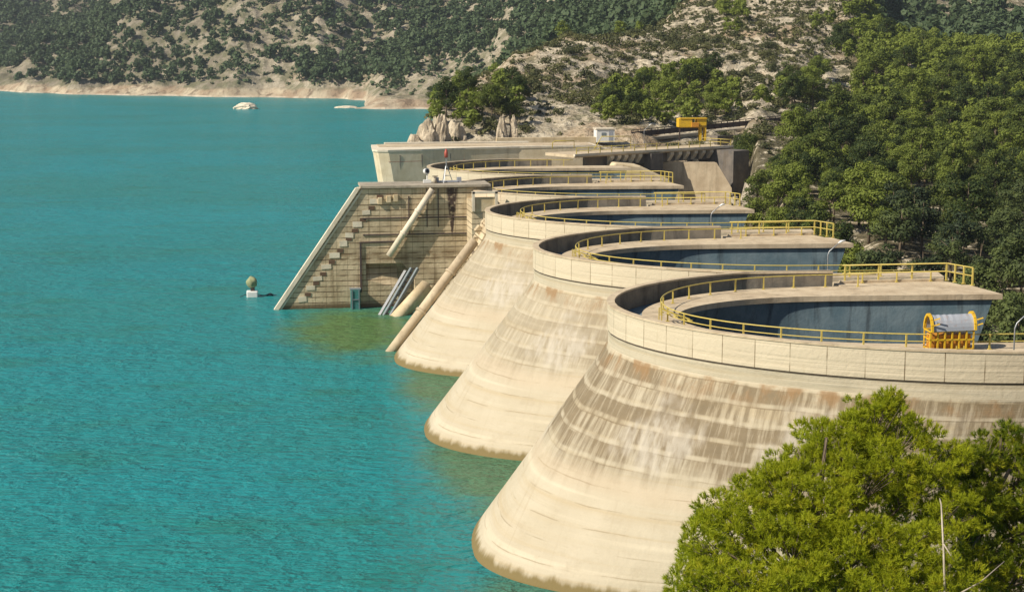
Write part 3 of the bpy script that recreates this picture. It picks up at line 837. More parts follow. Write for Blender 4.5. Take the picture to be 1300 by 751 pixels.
# front wall with a notch near the water: outline in (x, z)
b.prism([(-1.6, -3), (0.5, 0), (10.1, 13.75), (25.6, 13.75), (25.6, -3), (16.5, -3), (16.5, 3.6), (15.0, 5.1), (10.9, 5.1), (10.9, -3)], 'y', 180, 182.0)
at_(b, "block_wall", M['board'], ib)
b = MB()
b.prism([(10.9, 5.1), (15.0, 5.1), (16.5, 3.6), (16.5, -3), (10.9, -3)], 'y', 181.55, 182.2)
at_(b, "recess_back", M['board'], ib)
b = MB()      # sloping apron inside the recess
b.poly([(10.92, 180.05, 3.2), (14.6, 180.05, 2.2), (14.6, 181.59, 4.6), (10.92, 181.59, 4.9), (10.92, 180.05, -3), (14.6, 180.05, -3), (14.6, 181.59, -3), (10.92, 181.59, -3)],
       [(0, 1, 2, 3), (0, 4, 5, 1), (1, 5, 6, 2), (3, 2, 6, 7), (0, 3, 7, 4)])
at_(b, "recess_apron", M['board'], ib)
b = MB()      # pale edge beam on the upstream slope and along the top
b.prism([(0.1, -0.3), (9.85, 13.8), (10.35, 13.8), (0.65, -0.3)], 'y', 179.75, 180.7)
at_(b, "edge_beam", M['pale'], ib)
b = MB()
b.prism([(0.95, 0), (10.5, 13.6), (10.75, 13.6), (1.2, 0)], 'y', 179.9, 180.2)
at_(b, "edge_rib", M['pale'], ib)
b = MB(); b.box((17.9, 182.3, 13.9), (15.0, 5.2, 0.3)); at_(b, "coping_slab", M['grey'], ib, bevel=0.03)
for q in range(10):
    t = q / 9 + rng.uniform(-0.015, 0.015)
    x, z = 3.6 + 8.3 * t, 1.2 + 11.0 * t
    b = MB(); b.box((x, 179.985, z), (0.9 + 0.3 * rng.random(), 0.09, 0.5 + 0.2 * rng.random()), Matrix.Rotation(rng.uniform(-0.1, 0.1), 3, 'Y'))
    at_(b, "anchor_plate", M['pale'], ib)
    b = MB(); b.box((x + 0.65, 179.99, z + 0.5), (0.7, 0.07, 0.42)); at_(b, "rusty_plate", M['rust'], ib)
for x, z in ((12.6, 12.3), (13.6, 12.5), (14.4, 12.6)):
    b = MB(); b.box((x, 179.88, z), (0.5, 0.4, 0.8)); at_(b, "bracket", M['cream'], ib, bevel=0.04)
b = MB()
b.bar((10.3, 179.93, 7.6), (10.3, 179.93, 1.8), 0.22); b.bar((10.3, 179.93, 7.55), (14.2, 179.93, 7.6), 0.16)
at_(b, "guide_channel", M['dark'], ib)
b = MB()
for z in (10.3, 8.4): b.bar((10.6, 179.97, z), (25.4, 179.97, z), 0.14)
b.bar((15.9, 179.97, 12.8), (15.9, 179.97, 8.4), 0.12)
for x in (18.0, 19.3): b.bar((x, 179.97, 13.6), (x, 179.97, 9.2), 0.10)
at_(b, "cable_run", M['dark'], ib)
# side chamber between block and third arch
b = MB()
b.box((24.1, 177.6, 6.2), (3.0, 4.8, 12.6))
at_(b, "side_chamber", M['board'], ib)
b = MB()
b.box((22.75, 175.1, 12.55), (0.3, 0.4, 2.2)); b.box((25.35, 175.1, 12.55), (0.3, 0.4, 2.2)); b.box((24.05, 175.1, 13.55), (2.9, 0.4, 0.25))
at_(b, "niche_frame", M['pale'], ib)
b = MB(); b.box((24.05, 175.3, 12.2), (2.3, 0.3, 1.6)); at_(b, "niche_panel", M['cream'], ib)

def pipe(pts, r, name, mat, label, flange=()):
    b = MB(); b.tube(pts, r, 14)
    a, z = Vector(pts[0]), Vector(pts[-1])
    for t in flange:
        p = a.lerp(z, t); d = (z - a).normalized() * 0.14
        b.tube([p - d, p + d], r * 1.22, 14)
    return tag(b.build(name, mat), label, "pipe")
pipe([(18.6, 179.45, 13.6), (13.5, 179.45, 6.0)], 0.36, "inclined_pipe", M['pale'], "pale round pipe slanting down the middle of the brown intake block", (0.33, 0.66))
pipe([(20.6, 158.0, 10.2), (11.3, 153.4, -0.5)], 0.5, "inclined_pipe", M['walk'], "long cream pipe along the third arch reaching down into the water", (0.28, 0.62))
b = MB()
for q, (x, y, z, s) in enumerate(((22.2, 164, 10.4, 1.0), (22.9, 165.2, 11.1, 0.8), (21.6, 163, 9.6, 0.7))):
    b.box((x, y, z), (1.5 * s, 1.2 * s, 0.8 * s), Matrix.Rotation(0.7, 3, 'Y'))
b.prism([(20.6, 8.0), (22.6, 11.6), (24.5, 11.6), (24.5, 8.0)], 'y', 160.5, 166)
tag(b.build("pipe_anchor_block", M['board']), "dark rough anchor block at the upper end of the long pipe", "anchor block")
b = MB()
b.tube([(17.5, 176.6, 2.9), (13.6, 173.6, -0.5)], 0.75, 14)
b.tube([(18.2, 177.1, 2.6), (14.3, 174.1, -0.8)], 0.3, 10)
tag(b.build("outlet_pipe", M['cream']), "thick short pale yellow pipe entering the water beside the steel rack", "pipe")
rk = empty("trash_rack", (14, 176, 0))
tag(rk, "blue-grey steel rack leaning from the recess down into the water", "trash rack")
for dx in (0.0, 0.75):
    b = MB(); b.bar((16.0 + dx, 178.6, 4.6), (12.3 + dx, 174.4, -0.4), 0.24, 0.4); at_(b, "rail", M['slate'], rk)
for q in range(12):
    t = q / 11; x, y, z = 16.0 - 3.7 * t, 178.6 - 4.2 * t, 4.6 - 5.0 * t
    b = MB(); b.bar((x, y, z), (x + 0.75, y, z), 0.12); at_(b, "rung", M['dark'], rk)
b = MB(); b.bar((15.3, 178.5, 4.4), (11.6, 174.3, -0.6), 0.35, 0.12); at_(b, "guide_plate", M['steel'], rk)
tg = empty("gate_box", (9.6, 179.4, 0))
tag(tg, "small teal painted gate box at the waterline of the intake block", "gate box")
b = MB(); b.box((0, 0, 0.9), (1.1, 0.8, 2.6)); b.build("housing", M['teal'], tg, 0.04)
b = MB(); b.box((0, 0.1, 2.28), (1.3, 0.9, 0.12)); b.build("lid", M['slate'], tg, 0.02)
b = MB()
for x in (-0.4, 0.4): b.bar((x, -0.45, -0.5), (x, -0.45, 2.2), 0.1)
b.bar((-0.4, -0.45, 1.1), (0.4, -0.45, 1.1), 0.1); b.build("slide_rails", M['slate'], tg)

# signal mast, white fittings on the block
sm = empty("signal_mast", (20.6, 183, 14.05))
tag(sm, "slim red-topped lattice mast standing on the intake block", "mast")
b = MB()
for a in range(3):
    t = a * 2.094
    b.bar((0.75 * math.cos(t), 0.75 * math.sin(t), 0), (0.1 * math.cos(t), 0.1 * math.sin(t), 1.9), 0.08)
    t2 = t + 2.094
    b.bar((0.42 * math.cos(t), 0.42 * math.sin(t), 0.8), (0.42 * math.cos(t2), 0.42 * math.sin(t2), 0.8), 0.06)
b.build("tripod", M['steel'], sm)
b = MB(); b.bar((0, 0, 1.7), (0, 0, 3.1), 0.12); b.build("pole", M['steel'], sm)
b = MB(); b.tube([(0, 0, 2.9), (0, 0, 3.5), (0, 0, 3.9)], [0.2, 0.22, 0.06], 8); b.build("beacon", M['red'], sm)
b = MB(); b.box((0, 0, 0.12), (2.6, 0.9, 0.14)); b.box((1.5, 0, 0.3), (0.5, 0.5, 0.6)); b.box((-1.1, 0, 0.3), (0.4, 0.4, 0.6)); b.build("base_frame", M['sheet'], sm)
fl = empty("floodlight", (18.3, 182.5, 14.05))
tag(fl, "white floodlight with dark lens left of the red-topped mast", "floodlight")
b = MB(); b.tube([(0, 0, 0), (0, 0, 1.1)], 0.07, 8); b.box((0, 0, 0.2), (0.9, 0.5, 0.35)); b.build("stand", M['white'], fl)
b = MB(); b.tube([(-0.25, 0.1, 1.35), (0.0, -0.25, 1.4)], [0.3, 0.38], 12); h_ = b.build("lamp_head", M['white'], fl)
b = MB(); b.tube([(0.003, -0.255, 1.4), (0.03, -0.29, 1.405)], 0.24, 12); b.build("lens", M['black'], h_)
dr = empty("valve_stand", (19.2, 182.2, 14.05))
tag(dr, "small grey valve stand between floodlight and mast", "valve stand")
b = MB(); b.tube([(0, 0, 0), (0, 0, 0.75)], [0.22, 0.16], 8); b.build("pedestal", M['grey'], dr)
b = MB(); b.tube([(0.32 * math.cos(t), 0.32 * math.sin(t), 0.8) for t in np.linspace(0, 2 * math.pi, 13)], 0.04, 6); b.build("handwheel", M['dark'], dr)

# ------------------------------------------------------------------ far end of the dam
aw = empty("abutment_wall", (34, 250, 0))
tag(aw, "long cream concrete wall closing the dam at its far end", "dam wall")
b = MB()
plan = [(16.3, 246.6), (17.0, 245.3), (18.6, 244.9), (24.0, 246.2), (31.0, 248.6), (40.0, 250.6), (53.0, 251.6), (53.0, 258.5), (16.9, 258.5)]
def wall_ring(mb, z0, z1, d0, d1, grow=0.0):
    c_ = Vector((34, 254))
    def P(p, z, d):
        q = Vector(p); g = (q - c_).normalized() * grow
        return (q.x + g.x + d, q.y + g.y, z)
    n = len(plan)
    mb.poly([P(p, z0, d0 if p[0] < 25 else 0) for p in plan] + [P(p, z1, d1 if p[0] < 25 else 0) for p in plan],
            [tuple(range(n - 1, -1, -1)), tuple(range(n, 2 * n))] + [(i, (i + 1) % n, (i + 1) % n + n, i + n) for i in range(n)])
wall_ring(b, -3, 13.45, 2.6, 0)
at_(b, "wall_body", M['bleached'], aw)
b = MB(); wall_ring(b, 13.455, 13.75, 0, 0, 0.14); at_(b, "coping", M['pale'], aw)
b = MB(); b.box((35, 255.2, 13.80), (34.8, 5.8, 0.08)); at_(b, "crest_road", M['walk'], aw)
b = MB()
for x, y in ((20.4, 245.32), (23.9, 246.17), (28.6, 247.77)): b.box((x, y - 0.02, 10.2), (0.14, 0.12, 5.4))
at_(b, "wall_joint", M['darkc'], aw)
b = MB(); b.bar((18.6, 244.87, 11.9), (24.0, 246.17, 11.9), 0.06, 0.07); b.bar((24.0, 246.17, 11.9), (31.0, 248.57, 11.9), 0.06, 0.07); at_(b, "water_mark", M['red'], aw)
b = MB()
b.box((31, 259.6, 13.2), (24, 1.2, 1.6)); 
tag(b.build("retaining_wall", M['pale'], bevel=0.03), "low pale wall behind the crest road at the foot of the cliff", "wall")
b = MB(); b.box((46.5, 262.5, 13.6), (17, 0.8, 1.7))
tag(b.build("retaining_wall", M['cream'], bevel=0.03), "low cream wall left of the white hut at the far end", "wall")

# yellow-stained stub leg and earth bank left of the piers
b = MB()
b.prism([(50, 8.0), (53, 11.9), (57, 11.4), (61.5, 9.3), (64, 6.5), (64, -3), (50, -3)], 'y', 238, 246.0)
tag(b.build("earth_bank", M['cream'], bevel=0.3), "tan concrete bank under the far deck beside the fifth arch", "bank")

dk = empty("far_deck", (62, 250, 0))
tag(dk, "far concrete service deck on dark piers with corbels and thin railing", "deck")
DA, DB = Vector((46.5, 237.5, 13.1)), Vector((76.6, 254.6, 13.1))
dd = (DB - DA).normalized(); dn = Vector((-dd.y, dd.x, 0))
def dpt(t, w, z): return DA + dd * t + dn * w + Vector((0, 0, z - 13.1))
L_ = (DB - DA).length
def dbox(mb, t0, t1, w0, w1, z0, z1):
    P = [dpt(t, w, z) for z in (z0, z1) for t, w in ((t0, w0), (t1, w0), (t1, w1), (t0, w1))]
    mb.poly(P, [(0,3,2,1),(4,5,6,7),(0,1,5,4),(1,2,6,5),(2,3,7,6),(3,0,4,7)])
b = MB(); dbox(b, 0, L_, 0, 7, 12.75, 13.2); at_(b, "deck_slab", M['walk'], dk)
b = MB(); dbox(b, -0.1, L_ + 0.1, -0.25, 0.15, 12.95, 13.32); at_(b, "edge_beam", M['pale'], dk)
for t in list(np.linspace(7.5, 13.5, 5)) + list(np.linspace(20.5, 29.5, 6)):
    b = MB()
    P0 = [dpt(t, 0.0, 12.74), dpt(t + 0.75, 0.0, 12.74), dpt(t, 0.0, 12.35), dpt(t + 0.75, 0, 12.35), dpt(t, 0.9, 11.3), dpt(t + 0.75, 0.9, 11.3), dpt(t, 0.9, 12.74), dpt(t + 0.75, 0.9, 12.74)]
    b.poly(P0, [(0,1,3,2),(2,3,5,4),(4,5,7,6),(6,7,1,0),(0,2,4,6),(1,7,5,3)])
    at_(b, "corbel", M['pale'], dk)
b = MB(); dbox(b, 3, L_ - 0.5, 0.95, 1.5, 11.2, 12.74); at_(b, "deck_girder", M['darkc'], dk)
b = MB(); dbox(b, 15.6, 18.2, -0.6, 6.5, -3, 12.74); at_(b, "pier", M['darkc'], dk)
b = MB(); dbox(b, 30.6, 34.3, -4.2, 6.5, -3, 12.74); at_(b, "pier", M['darkc'], dk)
b = MB()      # light buttress wall standing between the piers, leaning edges
P0 = []
for o_ in (0, 1.2):
    P0 += [(62.5, 249.2 + o_, 11.1), (71.6, 246.4 + o_, 11.1), (74.0, 245.6 + o_, 7.0), (74.0, 245.6 + o_, -3), (62.5, 249.2 + o_, -3)]
b.poly(P0, [(0, 1, 2, 3, 4), (9, 8, 7, 6, 5), (0, 5, 6, 1), (1, 6, 7, 2), (2, 7, 8, 3), (3, 8, 9, 4), (4, 9, 5, 0)])
at_(b, "web_wall", M['walk'], dk)
for p_, q_, w_ in ((dpt(26.6, 0.6, 11.2), dpt(30.1, 0.6, 7.0), 0.9), (dpt(10.5, 0.6, 11.3), dpt(14.5, 0.6, 7.5), 0.7)):
    b = MB(); b.bar(p_, q_, w_, 0.5); at_(b, "strut", M['cream'], dk)
rb_ = MB()
for h in (0.55, 1.05): rb_.tube([dpt(0.5, 0.1, 13.2 + h), dpt(L_ - 0.2, 0.1, 13.2 + h)], 0.05, 6)
for h in (0.55, 1.05): rb_.tube([dpt(L_ - 0.2, 0.1, 13.2 + h), dpt(L_ - 0.2, 6.8, 13.2 + h)], 0.05, 6)
rl = at_(rb_, "railing", M['yellow'], dk)
pm = post_mesh(1.1, 0.06, M['yellow'])
for t in np.linspace(0.5, L_ - 0.2, 15):
    o = link("post", pm, rl, dpt(t, 0.1, 13.25))

b = MB()
b.prism([(69.6, 4.0), (71.0, 9.4), (73.9, 9.0), (73.9, -3), (69.6, -3)], 'y', 224, 229)
tag(b.build("wing_wall", M['grey'], bevel=0.05), "small leaning concrete wing wall at the foot of the dark pier", "wall")
b = MB()
b.bar((67.8, 226, 7.6), (70.6, 222, 4.6), 1.2, 0.5)
for q in range(6): b.box((67.9 + 0.5 * q, 226 - 0.68 * q, 8.0 - 0.52 * q), (0.6, 1.2, 0.4))
tag(b.build("stair_flight", M['grey'], bevel=0.03), "short pale stair flight descending beside the dark pier", "stairs")

hs = empty("gantry_hoist", (72.2, 263, 13.6))
tag(hs, "bright yellow gantry hoist on the far deck", "hoist")
b = MB()
b.box((-1.6, 0, 3.1), (2.4, 1.6, 1.5)); b.box((1.3, 0, 3.2), (1.7, 1.4, 1.3)); b.build("crab_housing", M['bright'], hs, 0.06)
b = MB(); b.box((-0.2, -0.3, 3.85), (4.7, 1.2, 0.2)); b.box((-0.2, 0, 2.35), (4.6, 1.0, 0.22)); b.build("beam", M['bright'], hs)
b = MB(); b.box((0.1, -0.75, 2.75), (1.3, 0.4, 0.8)); b.build("motor", M['orange'], hs, 0.05)
for x in (1.2, 2.0):
    b = MB(); b.bar((x, -0.4, 0), (x, -0.4, 2.4), 0.3); b.build("leg", M['bright'], hs)
for x in (1.2, 2.0):
    b = MB(); b.bar((x, 0.5, 0), (x, 0.5, 2.4), 0.3); b.build("leg", M['bright'], hs)
b = MB(); b.bar((-2.4, 0, 0), (-2.4, 0, 2.4), 0.2); b.build("post", M['dark'], hs)

ht = empty("hut", (56.6, 263, 13.55))
tag(ht, "small white flat-roofed hut on the far crest", "hut")
b = MB(); b.box((0, 0, 1.1), (3.1, 2.4, 2.2)); wl = b.build("wall", M['white'], ht)
b = MB(); b.box((0, 0, 2.28), (3.4, 2.7, 0.16)); b.build("roof", M['pale'], ht)
b = MB(); b.box((-0.3, -1.21, 1.35), (0.8, 0.06, 0.6)); b.build("window", M['slate'], ht)
b = MB(); b.box((0.9, -1.21, 0.95), (0.7, 0.06, 1.8)); b.build("door", M['sheet'], ht)

br = empty("access_bridge", (86, 278, 13.4))
tag(br, "dark access bridge with plank-like parapet leading to the right hillside", "bridge")
BA, BB = Vector((62.5, 268, 13.9)), Vector((97.5, 285.5, 15.6))
bd = (BB - BA); bl = bd.length; bu = bd.normalized(); bq = bu.to_track_quat('X', 'Z').to_matrix()
b = MB(); b.box((BA + BB) / 2 + Vector((0.8, 2.0, -0.4)), (bl, 4.5, 0.5), bq); at_(b, "deck_slab", M['grey'], br)
b = MB()
b.box((BA + BB) / 2 + Vector((0, 0, 0.55)), (bl, 0.12, 0.9), bq); at_(b, "parapet", M['dark'], br)
b = MB()
for q in range(27):
    p = BA.lerp(BB, q / 26); b.bar(p + Vector((0, -0.12, 0.05)), p + Vector((0, -0.12, 1.35)), 0.12)
b.bar(BA + Vector((0, -0.1, 1.3)), BB + Vector((0, -0.1, 1.3)), 0.12)
at_(b, "handrail", M['dark'], br)
b = MB(); b.box((82.5, 275.6, 6.6), (9.0, 3.2, 14.5), Matrix.Rotation(0.46, 3, 'Z')); at_(b, "abutment", M['darkc'], br)
b = MB(); b.box((99.2, 304, 14.6), (12.5, 0.8, 2.6), Matrix.Rotation(0.0, 3, 'Z'))
tag(b.build("roadside_wall", M['pale'], bevel=0.04), "pale roadside wall above the dark bridge under green bushes", "wall")
b = MB(); b.prism([(106, 13.2), (106, 15.6), (113.5, 15.2), (113.5, 13.2)], 'y', 304, 304.8)
tag(b.build("roadside_wall", M['pale'], bevel=0.04), "short pale wall stub right of the white post among pines", "wall")
wp = MB(); wp.tube([(106.2, 302.5, 13.5), (106.2, 302.5, 17.2)], [0.75, 0.7], 10); wp.tube([(106.2, 302.5, 17.2), (106.2, 302.5, 17.9)], [0.95, 0.1], 10)
tag(wp.build("marker_pillar", M['white']), "small white round pillar at the end of the roadside wall", "pillar")
# light poles and pipes lying on the far crest
b = MB()
b.tube([(44.8, 247, 13.6), (44.8, 247, 14.5), (45.2, 247, 14.8), (48.3, 247, 14.8), (48.3, 247, 13.6)], 0.08, 6)
tag(b.build("hoop_rail", M['yellow']), "left thin hoop rail on the far crest road before the walls", "railing")
b = MB()
b.tube([(52.0, 249, 13.3), (53.2, 249, 15.3), (58.0, 249, 15.3), (58.0, 249, 13.3)], 0.08, 6); b.tube([(52.8, 249, 14.5), (58.0, 249, 14.5)], 0.06, 6)
tag(b.build("hoop_rail", M['yellow']), "sloping yellow rail frame in front of the white hut", "railing")

# ------------------------------------------------------------------ things on the water
by = empty("float", (-2.2, 190, 0))
tag(by, "small white float carrying a pale round cover, anchored left of the intake block", "float")
b = MB(); b.box((0, 0, 0.25), (1.35, 1.3, 0.9)); b.build("hull", M['white'], by, 0.12)
b = MB(); b.bar((0.05, 0, 0.7), (0.05, 0, 1.3), 0.5, 0.5); b.build("stem", M['dark'], by, 0.03)
bm = bmesh.new(); bmesh.ops.create_icosphere(bm, subdivisions=3, radius=0.66)
for v in bm.verts:
    n = v.co.normalized(); v.co = v.co * (1 + 0.12 * math.sin(5 * n.x + 3 * n.z) * math.cos(4 * n.y)); v.co.z *= 1.05
me = bpy.data.meshes.new("round_cover"); bm.to_mesh(me); bm.free(); me.materials.append(M['olive'])
for p in me.polygons: p.use_smooth = True
link("round_cover", me, by, (0.0, 0, 1.75))
b = MB(); b.tube([(0.6, 0, 0.28), (1.2, 0.1, 0.12), (1.9, 0.2, 0.08)], 0.05, 6); b.tube([(-0.6, 0, 0.28), (-1.5, -0.2, 0.05)], 0.05, 6); b.build("mooring_line", M['black'], by)
b = MB(); b.tube([(1.7, 0.2, 0.1), (2.1, 0.2, 0.12), (2.5, 0.2, 0.1)], [0.1, 0.24, 0.1], 10); b.build("fender", M['black'], by)

def rock_mesh(name, sx, sy, sz, seed, mat):
    bm = bmesh.new(); bmesh.ops.create_icosphere(bm, subdivisions=4, radius=1)
    P = np.array([v.co[:] for v in bm.verts])
    n = fbm(P[:, 0] * 1.8 + seed, P[:, 1] * 1.8 + P[:, 2] * 2.3, 4, seed, True)
    for v, k in zip(bm.verts, n):
        c = v.co * (1 + 0.45 * k); v.co = (c.x * sx, c.y * sy, c.z * sz)
    me = bpy.data.meshes.new(name); bm.to_mesh(me); bm.free(); me.materials.append(mat); return me
tag(link("rock_islet", rock_mesh("rock_islet", 5.2, 4.0, 2.6, 3, M['pale']), None, (-9.4, 745, 0.1)), "pale bare rock islet alone on the far water", "rock")
tag(link("rock_islet", rock_mesh("rock_islet", 5.0, 3.0, 0.9, 5, M['pale']), None, (37.5, 752, 0.0)), "flat pale rock at the tip of the far sand spit", "rock")
# cliff rocks left of the far abutment
CL = [(24.2, 262, 8.2, 2.4, 2.6, 6.2), (26.6, 263, 9.2, 2.0, 2.4, 7.4), (29.0, 263.5, 10, 1.5, 2.0, 7.6), (21.6, 263, 4.5, 2.6, 3.0, 6.2), (39.6, 266, 11, 0.9, 1.2, 6.4), (41.6, 266.5, 11, 0.8, 1.2, 6.2), (31.8, 268, 9, 2.2, 2.2, 7.4)]
CLL = ["tall pale cliff rock at the water edge behind the far abutment wall", "broad pale cliff rock second from the water behind the abutment", "narrow upright cliff rock beside the dark cleft",
       "low pale rock at the foot of the cliff touching the water", "slender tan rock pillar left of the pine clump", "slender tan rock pillar right of its twin by the wall", "brown rock shoulder in the shaded cleft under the trees"]
for q, (c, lb) in enumerate(zip(CL, CLL)):
    tag(link("cliff_rock", rock_mesh("cliff_rock", c[3], c[4], c[5], 10 + q, M['rock']), None, c[:3], q * 1.3), lb, "rock", "cliff rocks at the far abutment")

# ------------------------------------------------------------------ vegetation
def leaf_cloud(lobes, per, size, rg, inner=0.55, flat=0.75, droop=0.2, jit=0.7):
    """leaf-clump quads spread over and inside ellipsoid lobes (cx,cy,cz,r) -> V, F"""
    V = []
    for cx, cy, cz, r in lobes:
        n = max(6, int(per * r * r))
        d = rg.normal(size=(n, 3)); d[:, 2] += 0.25; d /= np.linalg.norm(d, axis=1, keepdims=True)
        rad = r * (inner + (1 - inner) * rg.random((n, 1)) ** 0.6) * (1 + 0.18 * rg.normal(size=(n, 1)))
        c = d * rad * np.array([1, 1, flat]) + np.array([cx, cy, cz])
        nr = d + rg.normal(size=(n, 3)) * jit * 0.6; nr[:, 2] += 0.25; nr /= np.linalg.norm(nr, axis=1, keepdims=True)
        a = np.cross(nr, rg.normal(size=(n, 3))); a /= np.linalg.norm(a, axis=1, keepdims=True) + 1e-9
        b_ = np.cross(nr, a)
        s = size * (0.6 + 0.8 * rg.random((n, 1)))
        V.append(np.stack([c + a * s, c + b_ * s * 0.6, c - a * s * 0.9, c - b_ * s * 0.7], 1))
    V = np.concatenate(V).reshape(-1, 3)
    return V, np.arange(len(V)).reshape(-1, 4)

def pine_lobes(rg, h, w, n):
    L = []
    for i in range(n):
        t = (i + 0.5) / n
        z = h * (0.40 + 0.50 * t)
        rad = w * math.sqrt(max(0.05, 1.0 - (1.25 * t - 0.25) ** 2)) * (0.6 + 0.5 * rg.random())
        a = i * 2.4 + rg.random()
        L.append((rad * 0.72 * math.cos(a), rad * 0.72 * math.sin(a), z + 0.3 * rg.normal(), w * (0.36 + 0.24 * rg.random()) * (1 - 0.25 * t)))
    return L

def trunk_mesh(name, h, r, lobes, mat):
    b = MB()
    b.tube([(0, 0, -0.8), (0.05, 0.02, h * 0.3), (-0.05, 0.05, h * 0.6), (0, 0, h * 0.9)], [r, r * 0.8, r * 0.5, r * 0.15], 6)
    for cx, cy, cz, lr in lobes[::2]:
        b.tube([(0, 0, cz * 0.75), (cx * 0.6, cy * 0.6, cz * 0.92), (cx, cy, cz)], [r * 0.35, r * 0.25, r * 0.1], 4)
    o = b.build(name, mat); me = o.data; bpy.data.objects.remove(o); return me

PINES = []
for q in range(7):
    rg = np.random.default_rng(100 + q)
    h, w_, n = 4.3 + 0.35 * (q * 3 % 7), 1.75 + 0.2 * (q % 4), 9 + q % 5
    lb = pine_lobes(rg, h, w_, n)
    V, F_ = leaf_cloud(lb, 430, 0.125, rg)
    PINES.append((fast_mesh("crown", V, F_, M['pine']), trunk_mesh("trunk", h, 0.16, lb, M['bark'])))
SHADED_CROWNS = []  # copies of the pine crowns, darkened in colour to stand for valley shade
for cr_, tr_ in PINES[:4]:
    c_ = cr_.copy(); c_.materials.clear(); c_.materials.append(M['shaded_pine']); SHADED_CROWNS.append(c_)
BUSH = []
for q in range(5):
    rg = np.random.default_rng(200 + q)
    lb = [(0.5 * math.cos(a), 0.5 * math.sin(a), 0.35 + 0.3 * rg.random(), 0.5 + 0.25 * rg.random()) for a in np.arange(5) * 1.257 + q] + [(0, 0, 0.75, 0.55)]
    V, F_ = leaf_cloud(lb, 130, 0.13, rg)
    BUSH.append(fast_mesh("scrub_bush", V, F_, M['scrub']))

def low_bank(seed, kind):
    """low detail leaf clouds for the masses: list of (V, F)"""
    out = []
    for q in range(8):
        rg = np.random.default_rng(seed + q)
        if kind == 'pine':
            V, F_ = leaf_cloud(pine_lobes(rg, 5.4, 2.0, 9), 85, 0.30, rg)
        else:
            lb = [(0.55 * math.cos(a), 0.55 * math.sin(a), 0.3 + 0.3 * rg.random(), 0.55) for a in np.arange(4) * 1.57 + q] + [(0, 0, 0.7, 0.55)]
            V, F_ = leaf_cloud(lb, 26, 0.30, rg)
        out.append((V, F_))
    return out

def mass(name, label, pts, bank, mat, rg, cat):
    """one object of kind stuff from (x,y,z,scale)"""
    Vs, Fs, n = [], [], 0
    for x, y, z, s in pts:
        V, F_ = bank[rg.integers(len(bank))]
        a = rg.random() * 6.283; ca, sa = math.cos(a), math.sin(a)
        W = V * s * np.array([1, 1, 0.85 + 0.3 * rg.random()])
        Vs.append(np.stack([W[:, 0] * ca - W[:, 1] * sa + x, W[:, 0] * sa + W[:, 1] * ca + y, W[:, 2] + z], 1)); Fs.append(F_ + n); n += len(V)
    if not Vs: return None
    o = link(name, fast_mesh(name, np.concatenate(Vs), np.concatenate(Fs), mat))
    return tag(o, label, cat, kind='stuff')

def box_in(u, v, a): return a[0] < u < a[2] and a[1] < v < a[3]
def ell(u, v, cx, cy, rx, ry): return ((u - cx) / rx) ** 2 + ((v - cy) / ry) ** 2

def scatter(r0, r1, u0, u1, per_area):
    b0, b1 = math.atan((u0 - 650) / FPX), math.atan((u1 - 650) / FPX)
    area = 0.5 * (r1 ** 2 - r0 ** 2) * (b1 - b0)
    n = int(area * per_area)
    r = np.sqrt(nrng.random(n) * (r1 ** 2 - r0 ** 2) + r0 ** 2); b_ = b0 + (b1 - b0) * nrng.random(n)
    r_, f_ = r * np.sin(b_), r * np.cos(b_)
    X, Y = r_ * CY + f_ * SY, -r_ * SY + f_ * CY
    Z = land(X, Y)
    U, Vv, D = project(X, Y, Z)
    return X, Y, Z, U, Vv, r

def thin(pts, dmin):
    """drop points closer than dmin(scale) using a hash grid"""
    grid, out = {}, []
    for p in pts:
        k = (int(p[0] // 6), int(p[1] // 6)); ok = True
        for i in (-1, 0, 1):
            for j in (-1, 0, 1):
                for q in grid.get((k[0] + i, k[1] + j), ()):
                    if (q[0] - p[0]) ** 2 + (q[1] - p[1]) ** 2 < (dmin * 0.5 * (q[3] + p[3])) ** 2: ok = False; break
                if not ok: break
            if not ok: break
        if ok: grid.setdefault(k, []).append(p); out.append(p)
    return out

def on_structure(x, y):
    if x < 56 and y < 246: return True
    if 44 < x < 80 and 232 < y < 268: return True
    if 15 < x < 57 and 240 < y < 264: return True
    q = Vector((x, y, 0)) - Vector((BA.x, BA.y, 0))
    t = q.dot(Vector((bu.x, bu.y, 0))); d_ = q.dot(Vector((-bu.y, bu.x, 0)))
    if -4 < t < bl + 2 and -2.5 < d_ < 7: return True
    if 90 < x < 115 and 298 < y < 308: return True
    return False

# --- pines: wood right of the dam, clumps on the near hill
cand = []
X, Y, Z, U, Vv, Rr = scatter(115, 520, 480, 1390, 0.16)
cl = fbm(X / 30, Y / 30, 3, 77)
for x, y, z, u, v, r, c in zip(X, Y, Z, U, Vv, Rr, cl):
    if z < -6.5 or v < -40 or on_structure(x, y): continue
    p = 0
    wood = u > 1088 or (u > 940 and v > 172) or (u > 1040 and v > 158) or (u > 1062 and v < 36)
    if wood: p = 0.95 if c > -0.27 else 0.4
    if 1030 < u < 1088 and 30 < v < 158: p = 0.07
    if ell(u, v, 1050, 262, 48, 14) < 1: p = 0.05
    if ell(u, v, 858, 138, 80, 36) < 1: p = 0.95
    if ell(u, v, 790, 152, 34, 26) < 1: p = 0.95
    if ell(u, v, 905, 160, 38, 20) < 1: p = 0.9
    if ell(u, v, 578, 152, 36, 24) < 1: p = 1
    if ell(u, v, 638, 140, 20, 34) < 1: p = 0.9
    if ell(u, v, 930, 30, 16, 22) < 1: p = 0.4
    if ell(u, v, 1015, 135, 30, 16) < 1: p = 0.9
    if p == 0 and 640 < u < 1060 and 40 < v < 170: p = 0.006
    if nrng.random() < p:
        s = 0.85 + 0.7 * nrng.random() ** 1.3
        if u < 1000: s *= 0.78
        cand.append((x, y, z, s, u, v, r))
